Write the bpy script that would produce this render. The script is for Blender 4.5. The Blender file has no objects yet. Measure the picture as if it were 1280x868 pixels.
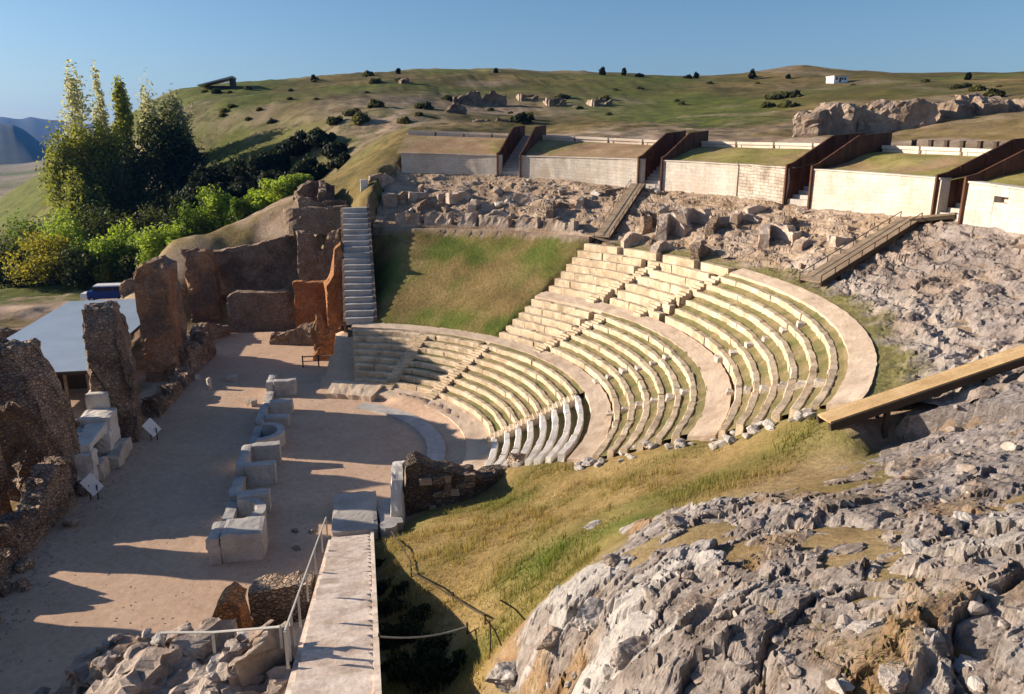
import bpy, math, random
import numpy as np
from mathutils import Vector
random.seed(7); RNG = np.random.default_rng(11)
scene = bpy.context.scene
COL = scene.collection
R_ = math.radians

# ------------------------------------------------------------------ camera model (measured from the photo)
FPX, HY, VX = 951.4, 177.1, 442.0
PITCH = math.atan((434 - HY) / FPX); YAW = math.atan((640 - VX) / FPX * math.cos(PITCH))
FW = np.array([math.sin(YAW)*math.cos(PITCH), math.cos(YAW)*math.cos(PITCH), -math.sin(PITCH)])
RT = np.array([math.cos(YAW), -math.sin(YAW), 0.0]); UP = np.cross(RT, FW)
EYE = np.array([0, 0, 20.0]); CEN = np.array([-6.17, 48.42])
def ray(x, y): return FW + RT*(x-640)/FPX - UP*(y-434)/FPX
def at_z(x, y, z): d = ray(x, y); return EYE + d*(z-20)/d[2]
def at_y(x, y, Y): d = ray(x, y); return EYE + d*Y/d[1]
def at_cyl(x, y, R):
    d = ray(x, y); a = d[:2]@d[:2]; b = 2*(d[:2]@(EYE[:2]-CEN)); k = (EYE[:2]-CEN)@(EYE[:2]-CEN)-R*R
    D = b*b-4*a*k
    t = -b/2/a if D < 0 else (-b+math.sqrt(D))/2/a
    return EYE + d*t
def pol(r, az, z=0.0): a = R_(az); return np.array([CEN[0]+r*math.cos(a), CEN[1]+r*math.sin(a), z])
def lerp_tab(x, xs, ys): return np.interp(x, xs, ys)
def sstep(a, b, x): t = np.clip((x-a)/(b-a), 0, 1); return t*t*(3-2*t)

# ------------------------------------------------------------------ numpy noise
def _h(ix, iy, iz, s=0):
    n = (ix.astype(np.int64)*374761393 + iy.astype(np.int64)*668265263 + iz.astype(np.int64)*2147483647 + s*974711) & 0xffffffff
    n = ((n ^ (n >> 13))*1274126177) & 0xffffffff
    n = ((n ^ (n >> 16))*2246822519) & 0xffffffff
    return ((n ^ (n >> 15)) & 0xffffff)/float(0xffffff)
def vnoise(p, s=0):
    p = np.asarray(p, float); f = np.floor(p); t = p-f; t = t*t*(3-2*t); i = f.astype(np.int64)
    r = 0
    for dx in (0, 1):
        wx = t[:, 0] if dx else 1-t[:, 0]
        for dy in (0, 1):
            wy = t[:, 1] if dy else 1-t[:, 1]
            for dz in (0, 1):
                wz = t[:, 2] if dz else 1-t[:, 2]
                r = r + wx*wy*wz*_h(i[:, 0]+dx, i[:, 1]+dy, i[:, 2]+dz, s)
    return r*2-1
def fbm(p, o=4, s=0, g=.5):
    p = np.asarray(p, float); a = 1; r = 0; q = p.copy()
    for k in range(o): r = r+a*vnoise(q, s+k*17); a *= g; q = q*2.03+3.1
    return r
def P2(x, y, sc, z=0.0): return np.stack([np.ravel(x)*sc, np.ravel(y)*sc, np.full(np.size(x), z)], 1)
def worley(x, y, s=0):
    x = np.ravel(x); y = np.ravel(y); ix = np.floor(x).astype(np.int64); iy = np.floor(y).astype(np.int64)
    f1 = np.full(x.size, 9.); f2 = f1.copy(); cid = np.zeros(x.size)
    for dx in (-1, 0, 1):
        for dy in (-1, 0, 1):
            jx, jy = ix+dx, iy+dy; z0 = np.zeros_like(jx)
            px = jx+.1+.8*_h(jx, jy, z0, s+1); py = jy+.1+.8*_h(jx, jy, z0, s+2); cv = _h(jx, jy, z0, s+3)
            d = np.hypot(x-px, y-py); m = d < f1
            f2 = np.where(m, f1, np.minimum(f2, d)); cid = np.where(m, cv, cid); f1 = np.where(m, d, f1)
    return f1, f2, cid

def facets(x, y, s=0):
    """cells with a random level and a random tilt: returns level, tilt height, distance to the cell border"""
    x = np.ravel(x); y = np.ravel(y); ix = np.floor(x).astype(np.int64); iy = np.floor(y).astype(np.int64)
    f1 = np.full(x.size, 9.); f2 = f1.copy(); lv = np.zeros(x.size); tl = np.zeros(x.size)
    for dx in (-1, 0, 1):
        for dy in (-1, 0, 1):
            jx, jy = ix+dx, iy+dy; z0 = np.zeros_like(jx); h = [_h(jx, jy, z0, s+k) for k in range(1, 6)]
            ex, ey = x-(jx+.08+.84*h[0]), y-(jy+.08+.84*h[1]); d = np.hypot(ex, ey); m = d < f1
            f2 = np.where(m, f1, np.minimum(f2, d)); lv = np.where(m, h[2], lv); tl = np.where(m, ex*(h[3]*2-1)+ey*(h[4]*2-1), tl); f1 = np.where(m, d, f1)
    return lv, tl, f2-f1

# ------------------------------------------------------------------ materials
def new_mat(name):
    m = bpy.data.materials.new(name); m.use_nodes = True
    nt = m.node_tree; nt.nodes.clear()
    out = nt.nodes.new('ShaderNodeOutputMaterial'); b = nt.nodes.new('ShaderNodeBsdfPrincipled')
    nt.links.new(b.outputs[0], out.inputs[0]); b.inputs['Roughness'].default_value = .9
    b.inputs['Specular IOR Level'].default_value = .2
    return m, nt, b
def N(nt, t, **k):
    n = nt.nodes.new(t)
    for a, v in k.items():
        if a in n.inputs.keys(): n.inputs[a].default_value = v
        else: setattr(n, a, v)
    return n
def ramp(nt, src, stops):
    r = nt.nodes.new('ShaderNodeValToRGB'); nt.links.new(src, r.inputs[0]); e = r.color_ramp.elements
    while len(e) < len(stops): e.new(.5)
    for el, (p, c) in zip(e, stops): el.position = p; el.color = (*c, 1)
    return r.outputs[0]
def mixc(nt, fac, a, b, mode='MIX'):
    m = nt.nodes.new('ShaderNodeMix'); m.data_type = 'RGBA'; m.blend_type = mode
    for s, i in ((fac, 0), (a, 6), (b, 7)):
        if isinstance(s, (int, float)): m.inputs[i].default_value = s
        elif isinstance(s, tuple): m.inputs[i].default_value = (*s, 1)
        else: nt.links.new(s, m.inputs[i])
    return m.outputs[2]
def mth(nt, op, a, b=0.0):
    m = nt.nodes.new('ShaderNodeMath'); m.operation = op
    for s, i in ((a, 0), (b, 1)):
        if isinstance(s, (int, float)): m.inputs[i].default_value = s
        else: nt.links.new(s, m.inputs[i])
    return m.outputs[0]
def noise(nt, vec, scale, detail=6, rough=.6, dist=0.0):
    n = N(nt, 'ShaderNodeTexNoise', Scale=scale, Detail=detail, Roughness=rough, Distortion=dist)
    nt.links.new(vec, n.inputs['Vector']); return n.outputs[0]
def position(nt, sc=None):
    g = nt.nodes.new('ShaderNodeNewGeometry')
    if sc is None: return g.outputs['Position']
    m = nt.nodes.new('ShaderNodeMapping'); m.inputs['Scale'].default_value = sc
    nt.links.new(g.outputs['Position'], m.inputs[0]); return m.outputs[0]
def bump(nt, b, h, strength, dist):
    n = N(nt, 'ShaderNodeBump', Strength=strength, Distance=dist); nt.links.new(h, n.inputs['Height']); nt.links.new(n.outputs[0], b.inputs['Normal'])
def N_out(nt, vec, scale):
    n = N(nt, 'ShaderNodeTexNoise', Scale=scale, Detail=4); nt.links.new(vec, n.inputs['Vector']); return n.outputs['Color']
def stone_mat(name, cols, scale=.6, fine=9., bstr=.6, bdist=.08, rough=.9, course=None, stain=None, strata=None, cells=None, streak=None):
    """mottled mineral surface: broad tone, fine grain, optional masonry courses (by UV in metres) and stains"""
    m, nt, b = new_mat(name); pos = position(nt, strata)
    n1 = noise(nt, pos, scale, 7, .62, .4)
    k = len(cols); stops = [(.3+.4*i/(k-1), c) for i, c in enumerate(cols)]
    col = ramp(nt, n1, stops); n2 = noise(nt, pos, fine, 6, .7)
    g = ramp(nt, n2, [(.25, (.62, .62, .62)), (.7, (1.12, 1.12, 1.12))]); col = mixc(nt, .8, col, g, 'MULTIPLY')
    h = mth(nt, 'ADD', n1, mth(nt, 'MULTIPLY', n2, .45))
    if stain:
        s = ramp(nt, noise(nt, pos, stain[1], 5, .6), [(.48, (0, 0, 0)), (.62, (1, 1, 1))]); col = mixc(nt, mth(nt, 'MULTIPLY', s, stain[2]), col, stain[0])
    if streak:
        sk_ = ramp(nt, noise(nt, position(nt, (1.3, 1.3, .12)), streak[1], 6, .65), [(.5, (0, 0, 0)), (.66, (1, 1, 1))]); col = mixc(nt, mth(nt, 'MULTIPLY', sk_, streak[2]), col, streak[0])
    if cells:
        wv = mixc(nt, .12, position(nt, (cells, cells, cells*1.7)), N_out(nt, pos, cells*.9)); vo = N(nt, 'ShaderNodeTexVoronoi', Scale=1.0); vo.feature = 'DISTANCE_TO_EDGE'; nt.links.new(wv, vo.inputs['Vector'])
        vc = N(nt, 'ShaderNodeTexVoronoi', Scale=1.0); nt.links.new(wv, vc.inputs['Vector']); joint = ramp(nt, vo.outputs['Distance'], [(.02, (.70, .68, .66)), (.14, (1, 1, 1))])
        bw = nt.nodes.new('ShaderNodeRGBToBW'); nt.links.new(vc.outputs['Color'], bw.inputs[0]); tone = ramp(nt, bw.outputs[0], [(.2, (.76, .76, .77)), (.8, (1.2, 1.16, 1.1))])
        col = mixc(nt, .8, mixc(nt, .8, col, tone, 'MULTIPLY'), joint, 'MULTIPLY'); h = mth(nt, 'ADD', h, mth(nt, 'MULTIPLY', ramp(nt, vo.outputs['Distance'], [(0, (0, 0, 0)), (.16, (1, 1, 1))]), .7))
    if course:
        uv = nt.nodes.new('ShaderNodeUVMap'); bt = nt.nodes.new('ShaderNodeTexBrick'); nt.links.new(uv.outputs[0], bt.inputs['Vector'])
        bt.inputs['Scale'].default_value = 1; bt.inputs['Brick Width'].default_value = course[0]; bt.inputs['Row Height'].default_value = course[1]
        bt.inputs['Mortar Size'].default_value = course[2]; bt.inputs['Mortar Smooth'].default_value = .4
        bt.inputs['Color1'].default_value = (.78, .78, .78, 1); bt.inputs['Color2'].default_value = (1.08, 1.05, 1.02, 1); bt.inputs['Mortar'].default_value = (.6, .57, .54, 1)
        col = mixc(nt, course[3], col, bt.outputs['Color'], 'MULTIPLY')
        h = mth(nt, 'SUBTRACT', h, mth(nt, 'MULTIPLY', bt.outputs['Fac'], course[4]))
    nt.links.new(col, b.inputs['Base Color']); b.inputs['Roughness'].default_value = rough
    bump(nt, b, h, bstr, bdist); return m
def plain_mat(name, c, rough=.5, metal=0.0, var=.12, scale=2.):
    m, nt, b = new_mat(name); n = noise(nt, position(nt), scale, 5, .6)
    lo = tuple(x*(1-var) for x in c); hi = tuple(min(1, x*(1+var)) for x in c)
    nt.links.new(ramp(nt, n, [(.3, lo), (.7, hi)]), b.inputs['Base Color']); b.inputs['Roughness'].default_value = rough; b.inputs['Metallic'].default_value = metal
    return m
def leaf_mat(name, lo, hi):
    m, nt, b = new_mat(name); a = N(nt, 'ShaderNodeAttribute', attribute_name='tint')
    c = ramp(nt, a.outputs['Fac'], [(0, lo), (1, hi)]); nt.links.new(c, b.inputs['Base Color']); b.inputs['Roughness'].default_value = .6
    t = nt.nodes.new('ShaderNodeBsdfTranslucent'); nt.links.new(mixc(nt, .6, c, (1.35, 1.3, .7), 'MULTIPLY'), t.inputs[0]); mx = nt.nodes.new('ShaderNodeMixShader'); mx.inputs[0].default_value = .45
    nt.links.new(b.outputs[0], mx.inputs[1]); nt.links.new(t.outputs[0], mx.inputs[2]); nt.links.new(mx.outputs[0], nt.nodes['Material Output'].inputs[0]); return m

M = {}
M['seat'] = stone_mat('seat_stone', [(.44, .32, .205), (.62, .485, .33), (.74, .605, .44)], .6, 7, .9, .06, stain=((.26, .21, .14), 1.1, .55))
M['walkway'] = stone_mat('packed_gravel', [(.44, .32, .225), (.57, .44, .32), (.64, .51, .385)], .45, 9, .5, .04)
M['gap'] = stone_mat('gap_turf', [(.10, .085, .035), (.17, .14, .06), (.09, .11, .03)], 1.2, 14, 1, .06)
M['turf'] = stone_mat('turf_strip', [(.11, .12, .035), (.20, .165, .07), (.32, .24, .13)], .55, 12, 1, .08)
M['white'] = stone_mat('white_masonry', [(.46, .39, .32), (.57, .51, .435), (.66, .61, .53)], .4, 5, .5, .05, course=(1.1, .34, .02, .45, .6), stain=((.5, .4, .3), .5, .45), streak=((.42, .34, .27), .9, .45))
M['rough_white'] = stone_mat('weathered_white_masonry', [(.42, .34, .26), (.60, .52, .43), (.70, .62, .53)], .6, 4, 1, .18, course=(.8, .3, .03, .5, .6), stain=((.33, .26, .19), .7, .7))
M['pale'] = stone_mat('pale_stone', [(.42, .34, .27), (.55, .47, .39), (.64, .57, .49)], .7, 6, .8, .08)
M['brown'] = stone_mat('brown_rubble_masonry', [(.28, .185, .13), (.43, .31, .225), (.55, .43, .33)], .7, 5, 1, .16, cells=4.6, stain=((.14, .105, .085), .3, .7))
M['tan'] = stone_mat('tan_rubble_masonry', [(.26, .18, .12), (.38, .28, .2), (.48, .38, .3)], .7, 5, 1, .14, cells=5.0)
M['shademasonry'] = stone_mat('shade_dark_masonry', [(.085, .065, .052), (.15, .115, .09), (.23, .18, .145)], .7, 5, 1, .14, cells=4.2)  # near-black tone paints the block wall's shade into its stone colour
M['brightorange'] = stone_mat('orange_clay_masonry', [(.36, .155, .065), (.50, .235, .10), (.60, .34, .18)], .5, 6, .9, .1, cells=5.5, stain=((.3, .14, .07), .5, .5))
M['orange'] = stone_mat('orange_brick_masonry', [(.30, .16, .09), (.46, .25, .135), (.56, .36, .24)], .35, 6, .9, .1, cells=5.2, stain=((.15, .11, .09), .25, .75))
M['greyrock'] = stone_mat('grey_strata', [(.20, .16, .135), (.33, .275, .24), (.46, .40, .355)], .7, 4, 1, .2, stain=((.22, .14, .075), .4, .6), strata=(.5, 1., 2.5))
M['boulder'] = stone_mat('boulder_stone', [(.22, .18, .155), (.34, .29, .255), (.46, .41, .36)], .9, 6, 1, .14, stain=((.27, .17, .09), .8, .5))
M['paleboulder'] = stone_mat('pale_boulder_stone', [(.34, .30, .26), (.46, .415, .37), (.55, .51, .46)], 1.1, 7, 1, .12, stain=((.3, .23, .16), .9, .4))
M['ruin'] = stone_mat('ruin_stone', [(.22, .17, .135), (.36, .29, .235), (.50, .42, .35)], .8, 4.5, 1, .18, stain=((.26, .15, .08), .5, .5))
M['vault'] = stone_mat('vault_mortar', [(.34,.25,.185),(.48,.38,.30),(.58,.49,.41)], .8, 5, 1, .14, stain=((.3,.19,.11), .6, .5))
M['concrete'] = stone_mat('concrete', [(.34, .31, .27), (.42, .38, .34), (.5, .46, .41)], .7, 10, .4, .02)
M['whiteplaster'] = stone_mat('new_white_stone', [(.55, .50, .44), (.66, .61, .55), (.72, .68, .62)], .9, 8, .4, .03)
M['bluestone'] = stone_mat('smooth_grey_stone', [(.36, .33, .30), (.46, .43, .40), (.54, .51, .47)], .8, 8, .5, .04, course=(1.2, .5, .02, .3, .4))
M['corten'] = stone_mat('weathering_steel', [(.050, .022, .012), (.085, .037, .02), (.12, .055, .03)], .8, 12, .2, .01, rough=.75, streak=((.15, .07, .035), 1.2, .6))
M['plank'] = stone_mat('weathered_planks', [(.24, .17, .11), (.33, .245, .165), (.42, .33, .23)], 1.2, 10, .5, .03, course=(3., .16, .012, .6, .6))
M['ochreplank'] = stone_mat('ochre_planks', [(.46, .30, .14), (.56, .38, .19), (.62, .45, .25)], 1.2, 10, .5, .03, course=(3., .16, .012, .5, .6))
M['darkwood'] = plain_mat('dark_timber', (.06, .042, .028), .8)
M['steel'] = plain_mat('galvanised_steel', (.36, .36, .35), .45, .7)
M['paintedsteel'] = plain_mat('pale_painted_rail', (.46, .44, .40), .5, .0)
M['rope'] = plain_mat('dark_rope', (.06, .045, .03), .9)
M['roof'] = plain_mat('blue_grey_sheet_roof', (.34, .40, .46), .45, .3, .1, .5)
M['signface'] = plain_mat('white_panel', (.72, .72, .72), .4, 0, .05)
M['vanblue'] = plain_mat('blue_paint', (.015, .05, .22), .3, .0, .05); M['vanwhite'] = plain_mat('white_paint', (.78, .78, .78), .35, 0, .04)
M['glass'] = plain_mat('dark_glass', (.02, .025, .03), .1, 0, .1); M['rubber'] = plain_mat('black_rubber', (.02, .02, .02), .8)
M['lamp'] = plain_mat('lamp_glass', (.6, .6, .58), .2)
M['rust'] = plain_mat('rust_stained_stub', (.35, .15, .06), .8)
M['bark'] = stone_mat('bark', [(.07, .055, .04), (.12, .095, .07), (.16, .13, .1)], 3, 12, 1, .05)
M['poplar'] = leaf_mat('poplar_leaves', (.10, .125, .018), (.36, .37, .07))
M['palepoplar'] = leaf_mat('pale_poplar_leaves', (.22, .23, .13), (.50, .50, .34))
M['darkleaf'] = leaf_mat('dark_leaves', (.02, .032, .008), (.085, .10, .028))
M['shadeleaf'] = leaf_mat('shade_dark_leaves', (.010, .015, .006), (.032, .042, .015))  # near-black leaf colour stands in for the shade in the hollow
M['bushleaf'] = leaf_mat('bright_bush_leaves', (.09, .15, .015), (.36, .46, .06))
M['yellowbush'] = leaf_mat('yellowing_bush_leaves', (.15, .14, .015), (.40, .35, .05))
M['scrub'] = leaf_mat('scrub_leaves', (.05, .055, .02), (.16, .15, .055))

# ------------------------------------------------------------------ objects and meshes
def tag(o, label=None, cat=None, group=None, kind=None):
    if label: o['label'] = label
    if cat: o['category'] = cat
    if group: o['group'] = group
    if kind or label: o['kind'] = kind or 'thing'
    return o
def empty(name, loc, label=None, cat=None, group=None, rz=0.0):
    o = bpy.data.objects.new(name, None); COL.objects.link(o); o.location = Vector([float(v) for v in loc]); o.rotation_euler.z = rz; o.empty_display_size = .3
    return tag(o, label, cat, group)
def add(name, V, F, mats, parent=None, smooth=False, uv=None, attr=None, midx=None, world=True):
    """link one mesh object; vertices in world space are moved into the frame of an unrotated parent"""
    V = np.asarray(V, float); off = np.zeros(3)
    if parent is not None and world: off = np.array(parent.location)
    elif parent is None and world: off = np.array([V[:, 0].mean(), V[:, 1].mean(), V[:, 2].min()])
    me = bpy.data.meshes.new(name); me.from_pydata((V-off).tolist(), [], [tuple(int(i) for i in f) for f in F]); 
    for m in (mats if isinstance(mats, (list, tuple)) else [mats]): me.materials.append(m)
    if smooth: me.polygons.foreach_set('use_smooth', [True]*len(me.polygons))
    if midx is not None: me.polygons.foreach_set('material_index', [int(i) for i in midx])
    if uv is not None:
        L = me.uv_layers.new(name='UVMap'); li = np.empty(len(me.loops), int); me.loops.foreach_get('vertex_index', li)
        L.data.foreach_set('uv', np.asarray(uv, float)[li].ravel())
    if attr is not None:
        for k, a in attr.items():
            a = np.asarray(a, float)
            if a.ndim == 1: at = me.attributes.new(k, 'FLOAT', 'POINT' if len(a) == len(V) else 'FACE'); at.data.foreach_set('value', a)
            else: at = me.attributes.new(k, 'FLOAT_COLOR', 'POINT'); at.data.foreach_set('color', np.hstack([a, np.ones((len(a), 1))]).ravel())
    o = bpy.data.objects.new(name, me); COL.objects.link(o)
    if parent is not None: o.parent = parent
    if world and parent is None: o.location = Vector(off)
    return o
class MB:
    def __init__(s): s.V = []; s.F = []; s.U = []
    def put(s, V, F, U=None):
        b = len(s.V); s.V += [tuple(map(float, v)) for v in V]; s.F += [tuple(i+b for i in f) for f in F]
        s.U += [tuple(u) for u in U] if U is not None else [(v[0]+v[1], v[2]) for v in V]
    def box(s, c, size, rz=0.0, taper=1.0, jit=0.0):
        """box by the middle of its base"""
        cx, cy, cz = c; sx, sy, sz = [v/2 for v in size]; ca, sa = math.cos(rz), math.sin(rz); V = []; U = []
        for k, t in ((0, 1.), (1, taper)):
            for a, b in ((-1, -1), (1, -1), (1, 1), (-1, 1)):
                x, y = a*sx*t, b*sy*t; j = [random.uniform(-jit, jit) for _ in range(3)]
                V.append((cx+x*ca-y*sa+j[0], cy+x*sa+y*ca+j[1], cz+k*size[2]+j[2]*(k))); U.append((x+y, k*size[2]))
        s.put(V, [(3, 2, 1, 0), (4, 5, 6, 7), (0, 1, 5, 4), (1, 2, 6, 5), (2, 3, 7, 6), (3, 0, 4, 7)], U)
    def worn(s, c, size, rz=0.0, amp=.03, seed=0, res=.22):
        """a weathered block: finely divided box, rounded and chipped edges, uneven faces"""
        n = [max(2, min(26, int(v/res)+1)) for v in size]; idx = {}; V = []; F = []
        def vid(i, j, k):
            if (i, j, k) not in idx: idx[(i, j, k)] = len(V); V.append((i/n[0]*2-1, j/n[1]*2-1, k/n[2]*2-1))
            return idx[(i, j, k)]
        for a, b, f in ((0, 1, 2), (1, 2, 0), (2, 0, 1)):
            for side in (0, n[f]):
                for i in range(n[a]):
                    for j in range(n[b]):
                        q = []
                        for di, dj in ((0, 0), (1, 0), (1, 1), (0, 1)):
                            t = [0, 0, 0]; t[a] = i+di; t[b] = j+dj; t[f] = side; q.append(vid(*t))
                        F.append(q if side else q[::-1])
        V = np.array(V); sz = np.array(size)/2; P = V*sz; ed = np.sort(sz-np.abs(P), axis=1)[:, 1]; rnd = np.clip(1-ed/.09, 0, 1)
        P = P*(1-rnd[:, None]*np.minimum(.05, .03/sz))+amp*np.stack([fbm(P*1.5+seed*7.1+k*5, 4, seed+k, .6) for k in range(3)], 1)*(1+1.6*rnd[:, None]*(fbm(P*1.1+seed, 3, seed+9) > .1)[:, None])
        ca, sa = math.cos(rz), math.sin(rz); W = np.stack([c[0]+P[:, 0]*ca-P[:, 1]*sa, c[1]+P[:, 0]*sa+P[:, 1]*ca, c[2]+sz[2]+P[:, 2]], 1); s.put(W, F)
    def bar(s, p, q, w, h=None):
        p = Vector([float(v) for v in p]); q = Vector([float(v) for v in q]); h = h or w; d = (q-p); L = d.length; d.normalize()
        side = d.cross(Vector((0, 0, 1))); side = side.normalized() if side.length > 1e-4 else Vector((1, 0, 0)); up = side.cross(d)
        V = []; U = []
        for e, l in ((p, 0), (q, L)):
            for a, b in ((-1, -1), (1, -1), (1, 1), (-1, 1)): V.append(e+side*a*w/2+up*b*h/2); U.append((l, a*w/2+b*h/2))
        s.put(V, [(3, 2, 1, 0), (4, 5, 6, 7), (0, 1, 5, 4), (1, 2, 6, 5), (2, 3, 7, 6), (3, 0, 4, 7)], U)
    def tube(s, pts, r, n=6):
        pts = [Vector([float(v) for v in p]) for p in pts]; rs = r if isinstance(r, (list, tuple)) else [r]*len(pts); V = []
        for i, p in enumerate(pts):
            d = (pts[min(i+1, len(pts)-1)]-pts[max(i-1, 0)]).normalized(); a = d.orthogonal().normalized() if abs(d.z) > .9 else d.cross(Vector((0, 0, 1))).normalized(); b = d.cross(a)
            for k in range(n): t = 2*math.pi*k/n; V.append(p+a*math.cos(t)*rs[i]+b*math.sin(t)*rs[i])
        F = [(i*n+k, i*n+(k+1) % n, (i+1)*n+(k+1) % n, (i+1)*n+k) for i in range(len(pts)-1) for k in range(n)]
        F += [tuple(range(n-1, -1, -1)), tuple((len(pts)-1)*n+k for k in range(n))]; s.put(V, F)
    def build(s, name, mat, parent=None, **k): return add(name, np.array(s.V), s.F, mat, parent, uv=s.U, **k)
def grid_faces(nu, nv, flip=False):
    i = np.arange(nu-1)[:, None]*nv+np.arange(nv-1)[None]; a = np.stack([i, i+nv, i+nv+1, i+1], -1).reshape(-1, 4)
    return a[:, ::-1] if flip else a

def ruin_mesh(line, heights, thick, base, amp=.18, res=.3, s=0, taper=.15, topamp=.25, curve=None):
    """a broken wall: plan line, heights along it as (fraction, height), eroded faces and top. Returns V, F, UV."""
    line = np.array(line, float); seg = np.hypot(*np.diff(line, axis=0).T); L = np.concatenate([[0], np.cumsum(seg)]); tot = L[-1]
    nu = max(4, int(tot/res)+1); u = np.linspace(0, tot, nu); px = np.interp(u, L, line[:, 0]); py = np.interp(u, L, line[:, 1])
    dx, dy = np.gradient(px), np.gradient(py); n = np.hypot(dx, dy)+1e-9; nx, ny = dy/n, -dx/n
    hh = np.interp(u/tot, [h[0] for h in heights], [h[1] for h in heights]); hh = np.maximum(.15, hh+topamp*fbm(P2(u, u*0, 1.3, s*3.7), 4, s)*np.minimum(1, hh))
    bz = np.asarray(base(px, py) if callable(base) else np.full(nu, float(base)))
    nv = max(4, int(hh.max()/res)+1); nt = max(2, int(thick/res)+1)
    prof = [(1, v/(nv-1)) for v in range(nv)]+[(1-2*k/nt, 1.) for k in range(1, nt)]+[(-1, 1-v/(nv-1)) for v in range(nv)]
    V = []; U = []
    for w, v in prof:
        t = thick/2*w*(1-taper*v); V.append(np.stack([px+nx*t, py+ny*t, bz-.3+(hh+.3)*v], 1)); U.append(np.stack([u+(0 if w > 0 else 7.), hh*v+.01*w], 1))
    m = len(prof); V = np.stack(V, 1); U = np.stack(U, 1)
    pv = V.reshape(-1, 3)
    d = np.stack([fbm(pv*1.1+i*13.7, 4, s+i*5, .6) for i in range(3)], 1)+.5*np.stack([fbm(pv*3.7+i*3.7, 3, s+i*9) for i in range(3)], 1)
    low = np.clip((pv[:, 2]-np.repeat(bz, m))/.5, .2, 1); pv = pv+d*amp*low[:, None]*np.array([1, 1, .6])
    F = grid_faces(nu, m).tolist(); F += [list(range(m)), [(nu-1)*m+k for k in range(m-1, -1, -1)]]
    return pv, F, U.reshape(-1, 2)
def ruin(name, mat, line, heights, thick, base=0.0, parent=None, label=None, cat=None, group=None, **k):
    V, F, U = ruin_mesh(line, heights, thick, base, **k); o = add(name, V, F, mat, parent, uv=U)
    return tag(o, label, cat, group)

_ico = {}
def ico(sub):
    if sub in _ico: return _ico[sub]
    import bmesh
    bm = bmesh.new(); bmesh.ops.create_icosphere(bm, subdivisions=sub, radius=1); V = np.array([v.co for v in bm.verts]); F = [[v.index for v in f.verts] for f in bm.faces]; bm.free()
    _ico[sub] = (V, F); return V, F
def rock_mesh(size, s, sub=4, cuts=9, amp=.16):
    V, F = ico(sub); V = V.copy(); rg = np.random.default_rng(s)
    for _ in range(cuts):
        n = rg.normal(size=3); n /= np.linalg.norm(n); d = rg.uniform(.45, .85); k = V@n; V -= np.outer(np.maximum(0, k-d), n)
    V *= (1+amp*fbm(V*1.6+s*2.3, 4, s, .6)+.35*amp*fbm(V*6+s, 3, s+50))[:, None]
    return V*np.array(size), F
def rock(name, mat, pos, size, s, rz=0.0, tilt=(0, 0), label=None, cat='boulder', group=None, sub=4, cuts=9, sink=.35):
    V, F = rock_mesh(size, s, sub, cuts)
    me = bpy.data.meshes.new(name); me.from_pydata(V.tolist(), [], F); me.materials.append(mat)
    o = bpy.data.objects.new(name, me); COL.objects.link(o); o.location = (pos[0], pos[1], pos[2]+size[2]*(1-2*sink)); o.rotation_euler = (tilt[0], tilt[1], rz)
    return tag(o, label, cat, group)

# ------------------------------------------------------------------ terrain: thin-plate surface through measured heights
def zc(r):      # cavea profile
    return np.interp(r, [0, 11.3, 13.5, 20.6, 21.8, 27., 28.5, 33., 34.5], [0, 0, .65, 3.75, 3.95, 6.55, 6.85, 10.15, 10.7])
Z47 = ([-60, -30, -10, 0, 16, 26, 40, 60, 76, 90], [14.2, 14.4, 14.6, 14.75, 14.5, 15.0, 15.3, 16.3, 16.5, 16.3])
ZW = ([-60, -10, 0, 16, 26, 40, 60, 76, 90], [16.9, 17.1, 17.4, 17.6, 17.8, 18.1, 18.35, 18.6, 18.6])
ZP = ([-60, -20, 5, 23, 42, 61, 76, 90], [18.6, 18.9, 19.2, 19.6, 19.9, 20.7, 21.2, 21.4])
def z47(a): return np.interp(a, *Z47)
def zwall(a): return np.interp(a, *ZW)
def zpath(a): return np.interp(a, *ZP)
def zr(r, az):  # rubble slope between the seats and the upper wall
    z0 = np.interp(az, [-60, 30, 38, 60, 80], [10.8, 10.8, 11.6, 11.6, 11.6]); r0 = np.interp(az, [-60, 30, 38, 80], [34.5, 34.5, 36, 36])
    t = np.clip((r-r0)/(47-r0), 0, 1); return z0+(z47(az)-z0)*t
CP = []
def cz(x, y, z): CP.append(at_z(x, y, z))
def cy(x, y, Y): CP.append(at_y(x, y, Y))
for x, y, z in [(480,690,1.7),(505,668,.6),(560,640,1.0),(640,612,1.6),(620,700,4.4),(700,640,4.4),(760,660,7.6),(700,730,8.0),(660,770,7.6),(606,835,6.6),
                (850,630,8.5),(800,600,6.3),(900,585,7.7),(1000,560,9.4),(1090,530,9.9),(1000,590,9.7),(1130,510,10.4),(1268,470,11.8),(900,750,11.7),(1268,868,14.1),(900,868,12.6),(1268,650,12.8)]: cz(x, y, z)
def zramp(y): return 7.55-.343*(y-15.6)   # stairway surface height
for y in (2, 6, 10, 13, 16, 19, 22, 25, 28, 31, 34):
    d = np.interp(y, [2, 10, 13, 16, 19, 22, 25, 28, 31, 34], [1.8, 2.6, 2.9, 2.8, 2.5, 2.0, 1.4, .8, .4, .12])
    CP.append(np.array([.5, y, zramp(y)-d]))
    if 10 <= y <= 26: CP.append(np.array([1.7, y, zramp(y)-d+.1]))
for p in [(4.2,6,12.2),(3.2,9.5,11.0),(7,3,14.6),(2.5,1,13.6),(10,0,16.5),(18,0,17.5),(28,8,17),(34,20,16.6),(3.6,14.5,8.9),(3,-5,15),(-3,-5,14),(-3,4,11.5),(-4,12,8.3),(-5.2,17,6.4),(-9,14,7),(-14,16,3),(-20,12,2),(-40,10,0),(-11,21,1.5)]: CP.append(np.array(p, float))
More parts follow.
